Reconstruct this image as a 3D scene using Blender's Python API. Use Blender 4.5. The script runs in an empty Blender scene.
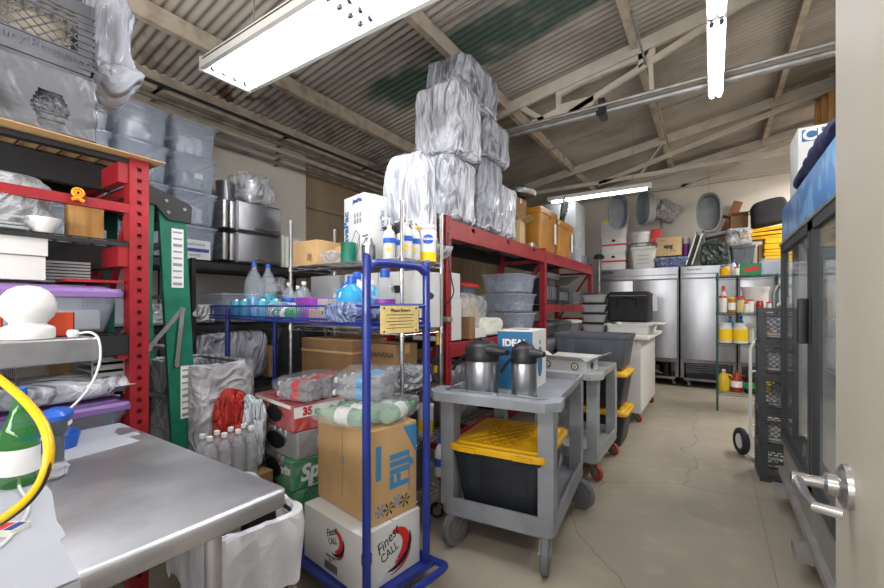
import bpy, bmesh, math, random
from mathutils import Vector, Matrix, noise
PI = math.pi
random.seed(7)
SC = bpy.context.scene
C = SC.collection
# ---------------------------------------------------------------- camera
FPX = 410.0
THETA = math.atan(271 / FPX)
CAMZ = 1.4
cam = bpy.data.cameras.new('camera'); co = bpy.data.objects.new('camera', cam); C.objects.link(co)
co.location = (0, 0, CAMZ); co.rotation_euler = (PI / 2, 0, THETA)
cam.sensor_width = 36; cam.lens = FPX / 884 * 36; cam.shift_y = 12 / 884; cam.clip_start = 0.02
SC.camera = co
SC.view_settings.view_transform = 'Standard'; SC.view_settings.look = 'None'
SC.view_settings.gamma = 1; SC.view_settings.exposure = 0.5; SC.view_settings.use_curve_mapping = False
SC.cycles.max_bounces = 8; SC.cycles.transparent_max_bounces = 24; SC.cycles.diffuse_bounces = 4
SC.cycles.use_denoising = True
SC.cycles.sample_clamp_indirect = 4

# ---------------------------------------------------------------- materials
def lin(h):
    h = h.lstrip('#'); o = []
    for i in (0, 2, 4):
        c = int(h[i:i + 2], 16) / 255
        o.append(c / 12.92 if c <= .04045 else ((c + .055) / 1.055) ** 2.4)
    return (*o, 1)
MATS = {}
def mat(name, col, rough=.5, metal=0, col2=None, scale=6, amt=.5, bump=0, bscale=40, alpha=1, emit=0, stretch=None, trans=0, contrast=(.35, .65), coat=0, ior=1.45, detail=5):
    m = bpy.data.materials.new(name); m.use_nodes = True; nt = m.node_tree; N = nt.nodes; L = nt.links
    b = N['Principled BSDF']
    b.inputs['Roughness'].default_value = rough; b.inputs['Metallic'].default_value = metal
    b.inputs['Base Color'].default_value = lin(col); b.inputs['IOR'].default_value = ior
    if trans: b.inputs['Transmission Weight'].default_value = trans
    if coat: b.inputs['Coat Weight'].default_value = coat
    if alpha < 1: b.inputs['Alpha'].default_value = alpha
    if emit:
        b.inputs['Emission Color'].default_value = lin(col); b.inputs['Emission Strength'].default_value = emit
    tc = N.new('ShaderNodeTexCoord'); mp = N.new('ShaderNodeMapping'); L.new(tc.outputs['Object'], mp.inputs[0])
    if stretch: mp.inputs['Scale'].default_value = stretch
    if col2:
        n = N.new('ShaderNodeTexNoise'); n.inputs['Scale'].default_value = scale; n.inputs['Detail'].default_value = detail
        L.new(mp.outputs[0], n.inputs['Vector'])
        r = N.new('ShaderNodeValToRGB'); r.color_ramp.elements[0].position = contrast[0]; r.color_ramp.elements[1].position = contrast[1]
        L.new(n.outputs['Fac'], r.inputs[0])
        a, c2 = lin(col), lin(col2)
        r.color_ramp.elements[1].color = a
        r.color_ramp.elements[0].color = tuple(a[i] * (1 - amt) + c2[i] * amt for i in range(3)) + (1,)
        L.new(r.outputs[0], b.inputs['Base Color'])
    if bump:
        n2 = N.new('ShaderNodeTexNoise'); n2.inputs['Scale'].default_value = bscale; n2.inputs['Detail'].default_value = 4
        L.new(mp.outputs[0], n2.inputs['Vector'])
        bp = N.new('ShaderNodeBump'); bp.inputs['Strength'].default_value = bump; bp.inputs['Distance'].default_value = .02
        L.new(n2.outputs['Fac'], bp.inputs['Height']); L.new(bp.outputs[0], b.inputs['Normal'])
    MATS[name] = m
    return m
def wrapmat(name, col, alpha0, alpha1, rough=.15, scale=7, bump=.9, warp=(1, 1, 1), spec=.5):
    """thin crumpled plastic film: sharp creases where a warped noise crosses its mid value"""
    m = mat(name, col, rough); nt = m.node_tree; N = nt.nodes; L = nt.links; b = N['Principled BSDF']
    tc = N.new('ShaderNodeTexCoord'); mp = N.new('ShaderNodeMapping'); mp.inputs['Scale'].default_value = warp
    L.new(tc.outputs['Object'], mp.inputs[0])
    def ridge(sc, det, dist, k):
        n = N.new('ShaderNodeTexNoise'); n.inputs['Scale'].default_value = sc; n.inputs['Detail'].default_value = det; n.inputs['Distortion'].default_value = dist
        L.new(mp.outputs[0], n.inputs['Vector'])
        a = N.new('ShaderNodeMath'); a.operation = 'SUBTRACT'; a.inputs[1].default_value = .5; L.new(n.outputs['Fac'], a.inputs[0])
        c = N.new('ShaderNodeMath'); c.operation = 'ABSOLUTE'; L.new(a.outputs[0], c.inputs[0])
        e = N.new('ShaderNodeMath'); e.operation = 'MULTIPLY_ADD'; e.inputs[1].default_value = -k; e.inputs[2].default_value = 1; e.use_clamp = True; L.new(c.outputs[0], e.inputs[0])
        return e.outputs[0]
    r1 = ridge(scale, 2, 1.0, 12); r2 = ridge(scale * .45, 4, 2.2, 5)
    mx = N.new('ShaderNodeMath'); mx.operation = 'MAXIMUM'; L.new(r1, mx.inputs[0]); L.new(r2, mx.inputs[1])
    sm = N.new('ShaderNodeMath'); sm.operation = 'ADD'; L.new(r1, sm.inputs[0]); L.new(r2, sm.inputs[1])
    r = N.new('ShaderNodeMapRange'); r.inputs['To Min'].default_value = alpha0; r.inputs['To Max'].default_value = alpha1
    L.new(mx.outputs[0], r.inputs['Value']); L.new(r.outputs[0], b.inputs['Alpha'])
    bp = N.new('ShaderNodeBump'); bp.inputs['Strength'].default_value = bump; bp.inputs['Distance'].default_value = .05
    L.new(sm.outputs[0], bp.inputs['Height']); L.new(bp.outputs[0], b.inputs['Normal'])
    return m
steel = mat('steel', '#acaeb3', .3, .9, '#84868c', 3, .6, .05, 60, stretch=(1, 1, .25))
tsteel = mat('table_steel', '#c6c6c8', .40, .8, '#8b8b90', 3.2, .8, .05, 14, contrast=(.38, .62), detail=8)
chrome = mat('chrome', '#c9c9cb', .25, .9, '#87837e', 20, .5)
steel2 = mat('dull_steel_sheet', '#a2a09c', .45, .4, '#85827d', 5, .6)
dsteel = mat('dark_steel', '#86868a', .38, .8, '#55555a', 4, .5)
galv = mat('galvanised', '#9a9a98', .5, .6, '#6e6c68', 8, .6)
red = mat('red_paint', '#951c26', .42, 0, '#641218', 6, .5, .04, 30)
blue = mat('blue_paint', '#20328c', .35, 0, '#172258', 7, .5, coat=.3)
green = mat('green_fiberglass', '#12735a', .5, 0, '#0b4a3b', 9, .6)
dgreen = mat('dark_green_epoxy', '#2c5650', .5, 0, '#16302c', 14, .5)
black = mat('black_plastic', '#232326', .42, 0, '#141416', 8, .5)
blackm = mat('black_metal', '#2a2a2d', .5, .2, '#171719', 6, .5)
crate_m = mat('crate_plastic', '#5a5c62', .55, 0, '#34353a', 9, .6)
dcrate = mat('dark_crate_plastic', '#43454a', .45, 0, '#2e2f33', 9, .6)
grey = mat('grey_plastic', '#8e9298', .5, 0, '#6d7076', 5, .6, .03, 60)
grey2 = mat('light_grey_plastic', '#a3a5a6', .5, 0, '#83868a', 5, .6, .03, 60)
dgrey = mat('dark_grey_plastic', '#5b6068', .5, 0, '#444850', 5, .6)
lead = mat('oval_grey_plastic', '#747a7c', .55, 0, '#5c6163', 8, .5)
navyt = mat('charcoal_tote', '#2b2f38', .45, 0, '#1c1f26', 5, .5)
yel = mat('yellow_plastic', '#e9b416', .42, 0, '#c08d0c', 5, .5, .03, 50)
yel2 = mat('yellow_sign_plastic', '#e8b511', .5, 0, '#cf9a08', 7, .5)
white = mat('white_plastic', '#d2d2d0', .42, 0, '#cfcfcb', 6, .4)
whitec = mat('white_carton', '#cfcfce', .7, 0, '#c4c3c0', 5, .5)
paper = mat('white_paper', '#a9acb5', .6, 0, '#989ca6', 4, .5, .05, 20)
doorp = mat('door_paint', '#bdb6aa', .55, 0, '#aea594', 3, .5, .03, 15)
kraft = mat('cardboard', '#bc9a6c', .8, 0, '#a08257', 6, .5, .04, 50)
kraft2 = mat('pale_cardboard', '#c6ab80', .8, 0, '#ad9168', 6, .5)
dkraft = mat('brown_cardboard', '#8a6a48', .8, 0, '#6d5238', 6, .5)
tape = mat('packing_tape', '#b89360', .3, 0, '#a5814f', 6, .4)
amber = mat('amber_plastic', '#b37a22', .35, 0, '#8c5c16', 4, .6, coat=.3)
purple = mat('purple_plastic', '#8a6aa8', .45, 0, '#74568f', 5, .4)
orange = mat('orange_plastic', '#cf4a26', .45, 0, '#a83a1e', 5, .4)
orange2 = mat('orange_tape', '#d98a1c', .4, 0, '#b06c12', 9, .4)
wood = mat('pine_wood', '#d4a566', .6, 0, '#b07f45', 4, .7, stretch=(8, 8, 1))
bwood = mat('brown_wood', '#8e5a42', .6, 0, '#6a3f2c', 4, .7, stretch=(3, 3, 1))
label_w = mat('label_white', '#e8e8e6', .5, 0, '#d2d2d0', 30, .4)
label_y = mat('label_yellow', '#f0c818', .5)
label_b = mat('label_blue', '#2458b4', .4)
label_r = mat('label_red', '#c2282a', .4)
label_p = mat('label_purple', '#8a3fa0', .4)
label_g = mat('label_green', '#179048', .4)
ink = mat('black_ink', '#1d1c20', .6)
inkb = mat('blue_ink', '#2a5c8e', .6)
inkn = mat('navy_ink', '#2c3d84', .6)
fijib = mat('fiji_blue', '#3a7ba6', .6)
spgreen = mat('green_carton', '#0f8a4c', .45, 0, '#0a6a3a', 6, .4)
cokered = mat('red_carton', '#b9241d', .4, 0, '#95180f', 6, .4)
silverc = mat('silver_carton', '#a9a9ab', .4, .3, '#8a8a8d', 6, .4)
idealb = mat('blue_carton', '#27658e', .55, 0, '#1d5274', 6, .4)
canm = mat('can_aluminium', '#b9bcc0', .25, .85)
clear = mat('clear_plastic', '#cfd9e6', .15, 0, alpha=.3)
clearb = mat('clear_bin_plastic', '#bcc8dc', .15, 0, alpha=.26)
pet = mat('clear_bottle_plastic', '#cdd8e2', .05, 0, alpha=.2)
petd = mat('hazy_bottle_plastic', '#a3a6ac', .1, 0, '#c9ccd2', 14, .6, alpha=.45)
petg = mat('green_bottle_plastic', '#2f9a4a', .08, 0, alpha=.55)
petpg = mat('pale_green_bottle_plastic', '#a9d8b4', .08, 0, alpha=.45)
glassg = mat('green_glass', '#2a7d28', .05, 0, alpha=.55, coat=.5)
glassc = mat('cooler_glass', '#b4c0bf', .04, 0, alpha=.3, coat=1)
film = wrapmat('plastic_film', '#d3d5dc', .05, .5, .1, 5, .5)
film2 = wrapmat('thin_shrink_film', '#d3d5dc', .02, .22, .1, 7, .4)
filmw = wrapmat('white_plastic_film', '#cdcfd8', .3, 1, .16, 3.6, .75, (1.3, 1.3, .5))
filmg = wrapmat('grey_bag_film', '#5d5e63', .95, 1, .4, 3, .22)
filmk = wrapmat('dark_film', '#b9bcc7', .15, .85, .12, 3.6, .75, (1.3, 1.3, .5))
bagb = wrapmat('blue_grey_bag_film', '#7f8db8', .8, 1, .3, 6, .8)
bagd = wrapmat('dark_green_bag_film', '#3c4644', .75, 1, .3, 5, .8)
silverb = wrapmat('silver_foil_film', '#c9c9cc', .9, 1, .25, 6, 1)
cushion = mat('pale_upholstery', '#85868f', .8, 0, '#5f606a', 3, .6)
cushiond = mat('dark_upholstery', '#50515a', .8, 0, '#3b3c44', 3, .5)
fabricn = mat('navy_quilted_fabric', '#2b2f55', .8, 0, '#1d2042', 10, .6, .5, 12)
cloth_b = mat('black_cloth', '#1c1d20', .8, 0, '#111113', 6, .6, .2, 20)
rubber = mat('grey_rubber', '#6c6c70', .8, 0, '#55555a', 12, .5)
rubberb = mat('black_rubber', '#27272a', .8)
rubberr = mat('red_rubber', '#a5402f', .7)
beige = mat('beige_linens', '#c9bba6', .7, 0, '#a3947e', 7, .6, .4, 20)
brass = mat('hose_yellow', '#dbb40c', .35, 0, '#b8930a', 10, .4)
whitep = mat('white_truss_paint', '#bdb5a9', .6, 0, '#9a9184', 5, .5)
purl = mat('purlin_paint', '#b3a898', .7, 0, '#8a7765', 7, .6, contrast=(.35, .55))
pipem = mat('pipe_grey', '#8c857b', .6, .2, '#584c3f', 7, .7)
tube_m = mat('tube_lamp', '#f6faff', .5, emit=22)
gasket = mat('dark_gasket', '#34373b', .5)
coolblue = mat('cooler_header_blue', '#2f86d2', .35, 0, '#6fb8ea', 7, .9, contrast=(.42, .5), coat=.3, detail=1)
cola = mat('dark_cola', '#1c1210', .15)
oil = mat('yellow_oil', '#c9a72a', .15)
oilr = mat('red_oil', '#8e2a1c', .2)
teal = mat('teal_print', '#3fa0b4', .35)
soapb = mat('blue_detergent', '#2aa0d8', .15, alpha=.8)
pinkl = mat('pink_liquid', '#d0306a', .15)
foil = mat('foil_pan', '#c9c9c6', .25, .9, '#97979a', 15, .5, .5, 30)
cream = mat('cream_foam', '#dcdccf', .6, 0, '#bfc0b4', 4, .5)
crumb = mat('tan_card', '#d7c081', .7, 0, '#b89f60', 30, .5)

# setting materials
def roof_mat():
    m = mat('roof_metal', '#958e86', .6, .1); nt = m.node_tree; N = nt.nodes; L = nt.links; b = N['Principled BSDF']
    tc = N.new('ShaderNodeTexCoord'); sep = N.new('ShaderNodeSeparateXYZ'); L.new(tc.outputs['Object'], sep.inputs[0])
    def nz(sc, det, vec=None, stretch=(1, 1, 1)):
        mp = N.new('ShaderNodeMapping'); mp.inputs['Scale'].default_value = stretch; L.new(tc.outputs['Object'], mp.inputs[0])
        n = N.new('ShaderNodeTexNoise'); n.inputs['Scale'].default_value = sc; n.inputs['Detail'].default_value = det; L.new(mp.outputs[0], n.inputs['Vector']); return n.outputs['Fac']
    def rng(x, a, bb, c=0, d=1):
        r = N.new('ShaderNodeMapRange'); r.interpolation_type = 'SMOOTHSTEP'
        for k, v in zip(('From Min', 'From Max', 'To Min', 'To Max'), (a, bb, c, d)): r.inputs[k].default_value = v
        L.new(x, r.inputs['Value']); return r.outputs[0]
    def mul(x, y, op='MULTIPLY'):
        q = N.new('ShaderNodeMath'); q.operation = op; L.new(x, q.inputs[0])
        if isinstance(y, float): q.inputs[1].default_value = y
        else: L.new(y, q.inputs[1])
        return q.outputs[0]
    def mix(f, a, c):
        q = N.new('ShaderNodeMix'); q.data_type = 'RGBA'; L.new(f, q.inputs['Factor'])
        if isinstance(a, str): q.inputs[6].default_value = lin(a)
        else: L.new(a, q.inputs[6])
        if isinstance(c, str): q.inputs[7].default_value = lin(c)
        else: L.new(c, q.inputs[7])
        return q.outputs[2]
    base = mix(rng(nz(1.2, 4), .35, .7), '#aca59c', '#8a8279')
    base = mix(rng(nz(2.5, 6, stretch=(.4, 3, 1)), .5, .75), base, '#a8a19a')
    X, Y = sep.outputs[0], sep.outputs[1]
    wob = nz(1.6, 3)
    xw = mul(X, mul(wob, 1.1, 'MULTIPLY'), 'ADD'); yw = mul(Y, mul(wob, .5, 'MULTIPLY'), 'ADD')
    # algae-green translucent sheets
    g = mul(mul(rng(yw, 3.35, 3.5), rng(yw, 4.15, 4.0)), mul(rng(xw, -2.7, -2.3), rng(xw, .2, -.2)))
    g = mul(g, rng(nz(1.7, 3), .3, .5))
    base = mix(g, base, '#4a5c52')
    # rust along the lap above the lamp and at the eave
    rr = rng(nz(5, 8), .5, .6)
    rb = mul(rng(yw, 2.35, 2.5), rng(yw, 2.95, 2.75)); rb = mul(rb, rng(xw, .2, -.2))
    re = rng(xw, -2.6, -3.4)
    rust = mul(mul(rb, mul(re, .45, 'MULTIPLY'), 'MAXIMUM'), rr)
    base = mix(rust, base, '#5a4436')
    L.new(base, b.inputs['Base Color'])
    return m
roofm = roof_mat()
def floor_mat():
    m = mat('concrete_floor', '#a39a8b', .42, 0, '#8e8577', 1.3, .8, .04, 12, contrast=(.3, .7)); nt = m.node_tree; N = nt.nodes; L = nt.links
    b = N['Principled BSDF']; old = b.inputs['Base Color'].links[0].from_socket
    tc = N.new('ShaderNodeTexCoord')
    n = N.new('ShaderNodeTexNoise'); n.inputs['Scale'].default_value = 5; n.inputs['Detail'].default_value = 8; L.new(tc.outputs['Object'], n.inputs['Vector'])
    mr = N.new('ShaderNodeMapRange'); mr.inputs['From Min'].default_value = .55; mr.inputs['From Max'].default_value = .8; L.new(n.outputs['Fac'], mr.inputs['Value'])
    mx = N.new('ShaderNodeMix'); mx.data_type = 'RGBA'; L.new(mr.outputs[0], mx.inputs['Factor']); L.new(old, mx.inputs[6]); mx.inputs[7].default_value = lin('#aca291')
    # fine cracks
    v = N.new('ShaderNodeTexVoronoi'); v.feature = 'DISTANCE_TO_EDGE'; v.inputs['Scale'].default_value = .45
    w = N.new('ShaderNodeTexNoise'); w.inputs['Scale'].default_value = 2; w.inputs['Detail'].default_value = 6; L.new(tc.outputs['Object'], w.inputs['Vector'])
    ad = N.new('ShaderNodeVectorMath'); ad.operation = 'ADD'; L.new(tc.outputs['Object'], ad.inputs[0])
    sc = N.new('ShaderNodeVectorMath'); sc.operation = 'SCALE'; sc.inputs['Scale'].default_value = .3; L.new(w.outputs['Color'], sc.inputs[0]); L.new(sc.outputs[0], ad.inputs[1]); L.new(ad.outputs[0], v.inputs['Vector'])
    lt = N.new('ShaderNodeMath'); lt.operation = 'LESS_THAN'; lt.inputs[1].default_value = .0022; L.new(v.outputs['Distance'], lt.inputs[0])
    ml = N.new('ShaderNodeMath'); ml.operation = 'MULTIPLY'; ml.inputs[1].default_value = .45; L.new(lt.outputs[0], ml.inputs[0])
    m2 = N.new('ShaderNodeMix'); m2.data_type = 'RGBA'; L.new(ml.outputs[0], m2.inputs['Factor']); L.new(mx.outputs[2], m2.inputs[6]); m2.inputs[7].default_value = lin('#544c42')
    sp = N.new('ShaderNodeSeparateXYZ'); L.new(tc.outputs['Object'], sp.inputs[0])
    def near(sock, v0, w0):
        a = N.new('ShaderNodeMath'); a.operation = 'COMPARE'; a.inputs[1].default_value = v0; a.inputs[2].default_value = w0; L.new(sock, a.inputs[0]); return a.outputs[0]
    mm = N.new('ShaderNodeMath'); mm.operation = 'MAXIMUM'; L.new(near(sp.outputs[0], .27, .003), mm.inputs[0]); L.new(near(sp.outputs[1], 5.2, .004), mm.inputs[1])
    m5 = N.new('ShaderNodeMath'); m5.operation = 'MULTIPLY'; m5.inputs[1].default_value = .5; L.new(mm.outputs[0], m5.inputs[0])
    m3 = N.new('ShaderNodeMix'); m3.data_type = 'RGBA'; L.new(m5.outputs[0], m3.inputs['Factor']); L.new(m2.outputs[2], m3.inputs[6]); m3.inputs[7].default_value = lin('#5e564b')
    L.new(m3.outputs[2], b.inputs['Base Color'])
    return m
floorm = floor_mat()
wallm = mat('wall_paint', '#d6d1c8', .8, 0, '#beb8ad', 1.5, .6, .03, 10)
wallt = mat('wall_block', '#9c8b74', .85, 0, '#6f5a43', 2.5, .7, .1, 12, stretch=(1, 1, .35))

# ---------------------------------------------------------------- geometry helpers
class MB:
    def __init__(s): s.v = []; s.f = []
    def add(s, vs, fs):
        o = len(s.v); s.v += [tuple(p) for p in vs]; s.f += [tuple(i + o for i in f) for f in fs]; return s
    def box(s, x0, y0, z0, x1, y1, z1):
        if x0 > x1: x0, x1 = x1, x0
        if y0 > y1: y0, y1 = y1, y0
        if z0 > z1: z0, z1 = z1, z0
        return s.add([(x0, y0, z0), (x1, y0, z0), (x1, y1, z0), (x0, y1, z0), (x0, y0, z1), (x1, y0, z1), (x1, y1, z1), (x0, y1, z1)],
              [(0, 3, 2, 1), (4, 5, 6, 7), (0, 1, 5, 4), (1, 2, 6, 5), (2, 3, 7, 6), (3, 0, 4, 7)])
    def rbox(s, x0, y0, z0, x1, y1, z1, r=.01, n=3, b=None):
        """box with rounded vertical edges and softened top and bottom"""
        w, d = x1 - x0, y1 - y0; cx, cy = (x0 + x1) / 2, (y0 + y1) / 2
        b = min(r * .5, .2 * (z1 - z0)) if b is None else b
        r = min(r, w * .49, d * .49); r2 = max(r - b, .0003)
        L = [rr(w - 2 * b, d - 2 * b, r2, z0, n, cx, cy), rr(w, d, r, z0 + b, n, cx, cy), rr(w, d, r, z1 - b, n, cx, cy), rr(w - 2 * b, d - 2 * b, r2, z1, n, cx, cy)]
        return s.loft(L)
    def loft(s, loops, cap0=True, cap1=True):
        o = len(s.v); n = len(loops[0])
        for l in loops: s.v += [tuple(p) for p in l]
        for k in range(len(loops) - 1):
            a, b = o + k * n, o + (k + 1) * n
            for i in range(n):
                j = (i + 1) % n; s.f.append((a + i, a + j, b + j, b + i))
        if cap0: s.f.append(tuple(o + i for i in reversed(range(n))))
        if cap1: s.f.append(tuple(o + (len(loops) - 1) * n + i for i in range(n)))
        return s
    def lathe(s, prof, n=20, c=(0, 0, 0), cap0=True, cap1=True):
        L = [[(c[0] + r * math.cos(2 * PI * i / n), c[1] + r * math.sin(2 * PI * i / n), c[2] + z) for i in range(n)] for r, z in prof]
        return s.loft(L, cap0, cap1)
    def tube(s, pts, r=.005, n=6, closed=False, r1=None):
        P = [Vector(p) for p in pts]; m = len(P); loops = []
        up = None
        for i, p in enumerate(P):
            if closed: t = P[(i + 1) % m] - P[i - 1]
            else: t = P[min(i + 1, m - 1)] - P[max(i - 1, 0)]
            t = t.normalized() if t.length > 1e-9 else Vector((0, 0, 1))
            if up is None: up = Vector((0, 0, 1)) if abs(t.z) < .9 else Vector((1, 0, 0))
            a = t.cross(up); a = a.normalized() if a.length > 1e-6 else t.orthogonal().normalized()
            b = a.cross(t).normalized(); up = b
            rad = r if r1 is None else r + (r1 - r) * i / max(1, m - 1)
            loops.append([p + (a * math.cos(2 * PI * k / n) + b * math.sin(2 * PI * k / n)) * rad for k in range(n)])
        if closed:
            o = len(s.v)
            for l in loops: s.v += [tuple(q) for q in l]
            for k in range(m):
                a, b = o + k * n, o + ((k + 1) % m) * n
                for i in range(n):
                    j = (i + 1) % n; s.f.append((a + i, a + j, b + j, b + i))
            return s
        return s.loft(loops)
    def cyl(s, p0, p1, r, n=16, r1=None):
        return s.tube([p0, p1], r, n, r1=r1)
    def bar(s, p0, p1, w, h):
        """rectangular bar between two points (w sideways, h upwards)"""
        a, b = Vector(p0), Vector(p1); t = (b - a).normalized()
        u = Vector((0, 0, 1)) if abs(t.z) < .95 else Vector((0, 1, 0))
        x = t.cross(u).normalized() * w / 2; y = x.cross(t).normalized() * h / 2
        L = [[p - x - y, p + x - y, p + x + y, p - x + y] for p in (a, b)]
        return s.loft(L)
    def prism(s, poly, a0, a1, axis='z'):
        def P(u, v, a): return {'z': (u, v, a), 'y': (u, a, v), 'x': (a, u, v)}[axis]
        return s.loft([[P(u, v, a0) for u, v in poly], [P(u, v, a1) for u, v in poly]])
    def disc(s, c, r, t, axis='y', n=24, ry=None):
        ry = ry or r
        poly = [(c[0 if axis != 'x' else 1] + r * math.cos(2 * PI * i / n), (c[2] if axis != 'z' else c[1]) + ry * math.sin(2 * PI * i / n)) for i in range(n)]
        a = c['xyz'.index(axis)]
        return s.prism(poly, a - t / 2, a + t / 2, axis)
    def obj(s, name, m, parent=None, smooth=True, label=None, ang=35, flip=True):
        me = bpy.data.meshes.new(name); me.from_pydata(s.v, [], s.f)
        bm = bmesh.new(); bm.from_mesh(me); bmesh.ops.recalc_face_normals(bm, faces=bm.faces); bm.to_mesh(me); bm.free()
        if smooth:
            me.shade_smooth(); me.set_sharp_from_angle(angle=math.radians(ang))
        me.materials.append(m)
        o = bpy.data.objects.new(name, me); C.objects.link(o)
        if parent: o.parent = parent
        if label: o['label'] = label
        return o
def rr(w, d, r, z, n=3, cx=0, cy=0):
    out = []
    for qx, qy, a0 in ((1, 1, 0), (-1, 1, 90), (-1, -1, 180), (1, -1, 270)):
        for k in range(n + 1):
            a = math.radians(a0 + 90 * k / n)
            out.append((cx + qx * (w / 2 - r) + r * math.cos(a), cy + qy * (d / 2 - r) + r * math.sin(a), z))
    return out
def T(name, label, cat, loc, rz=0, group=None, tilt=None):
    o = bpy.data.objects.new(name, None); C.objects.link(o); o.empty_display_size = .05
    o.location = loc; o.rotation_euler = (tilt[0] if tilt else 0, tilt[1] if tilt else 0, math.radians(rz))
    o['label'] = label; o['category'] = cat
    if group: o['group'] = group
    return o
def tag(o, label, cat, loc=None, rz=0, group=None, tilt=None):
    o['label'] = label; o['category'] = cat
    if group: o['group'] = group
    if loc is not None: o.location = loc
    o.rotation_euler = (tilt[0] if tilt else 0, tilt[1] if tilt else 0, math.radians(rz))
    return o
def struct(o): o['kind'] = 'structure'; return o
def dup(root, loc, rz=None, label=None, tilt=None):
    r = root.copy(); C.objects.link(r); r.location = loc
    if rz is not None or tilt: r.rotation_euler = (tilt[0] if tilt else 0, tilt[1] if tilt else 0, math.radians(rz or 0))
    if label: r['label'] = label
    for ch in list(root.children):
        c = ch.copy(); C.objects.link(c); c.parent = r
        for g in list(ch.children):
            d = g.copy(); C.objects.link(d); d.parent = c
    return r
FACE = {'-y': Matrix(((1, 0, 0), (0, 0, -1), (0, 1, 0))), '+x': Matrix(((0, 0, 1), (1, 0, 0), (0, 1, 0))), '-x': Matrix(((0, 0, -1), (-1, 0, 0), (0, 1, 0))), 'top': Matrix.Identity(3)}
def text(s, size, loc, face, m, parent, rot=0, name='lettering', sx=1, shear=0, bold=.0):
    cu = bpy.data.curves.new('t', 'FONT'); cu.body = s; cu.size = size; cu.align_x = 'CENTER'; cu.align_y = 'CENTER'; cu.extrude = .0006; cu.shear = shear; cu.offset = bold
    cu.resolution_u = 3
    t = bpy.data.objects.new('t', cu); C.objects.link(t)
    me = bpy.data.meshes.new_from_object(t); bpy.data.objects.remove(t); bpy.data.curves.remove(cu)
    R = (FACE[face].to_4x4() @ Matrix.Rotation(math.radians(rot), 4, 'Z') @ Matrix.Diagonal((sx, 1, 1, 1)))
    me.transform(Matrix.Translation(loc) @ R); me.materials.clear(); me.materials.append(m); me.name = name
    o = bpy.data.objects.new(name, me); C.objects.link(o); o.parent = parent
    return o
def patch(loc, w, h, face, m, parent, name='printed_panel', t=.0008, ell=False, rot=0, label=None):
    mb = MB()
    if ell: poly = [(w / 2 * math.cos(2 * PI * i / 24), h / 2 * math.sin(2 * PI * i / 24)) for i in range(24)]
    else: poly = [(-w / 2, -h / 2), (w / 2, -h / 2), (w / 2, h / 2), (-w / 2, h / 2)]
    mb.prism(poly, -t / 2, t / 2)
    R = Matrix.Translation(loc) @ FACE[face].to_4x4() @ Matrix.Rotation(math.radians(rot), 4, 'Z')
    mb.v = [tuple(R @ Vector(p)) for p in mb.v]
    return mb.obj(name, m, parent, smooth=False, label=label)
def blob(w, d, h, m, name='bag', parent=None, seed=0, amp=.12, pinch=None, fold=0, n=26, sq=.35, freq=3.0):
    """soft bulging body; pinch=(z0,amount) narrows towards the top, fold adds vertical creases"""
    mb = MB(); loops = []; rows = n
    for j in range(rows + 1):
        t = j / rows; ph = -PI / 2 + PI * t
        cz = math.copysign(abs(math.sin(ph)) ** sq, math.sin(ph)); cr = abs(math.cos(ph)) ** sq
        if j in (0, rows): cr = .02
        loop = []
        for i in range(n * 2):
            a = 2 * PI * i / (n * 2)
            ca = math.copysign(abs(math.cos(a)) ** sq, math.cos(a)); sa = math.copysign(abs(math.sin(a)) ** sq, math.sin(a))
            p = Vector((ca * cr * w / 2, sa * cr * d / 2, (cz + 1) * h / 2))
            q = Vector((p.x * freq / max(w, .1) * .6 + seed * 7.3, p.y * freq / max(d, .1) * .6, p.z * freq / max(h, .1) * .6 + seed))
            k = 1 + amp * noise.fractal(q * 1.3, 1, 2, 4) * 1.2
            if fold: k += fold * (.6 - 1.6 * abs(noise.noise(Vector((ca * 3.4 + p.z * 1.5, sa * 3.4 - p.z * 2.2, seed * 3.1 + p.z * 1.2))))) * (.5 + .5 * abs(2 * t - 1)) + fold * .35 * (abs(noise.noise(Vector((ca * 7, sa * 7, seed + p.z * 5))) ) - .3)
            pk = 1
            if pinch and t > pinch[0]: pk = 1 - pinch[1] * ((t - pinch[0]) / (1 - pinch[0])) ** 1.3
            if pinch and pinch[0] < 0 and t < -pinch[0]: pk = 1 - pinch[1] * ((-pinch[0] - t) / (-pinch[0])) ** 1.3
            loop.append((p.x * k * pk, p.y * k * pk, max(0, p.z * (1 + amp * .5 * noise.noise(q)))))
        loops.append(loop)
    mb.loft(loops)
    return mb.obj(name, m, parent, ang=60)
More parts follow.
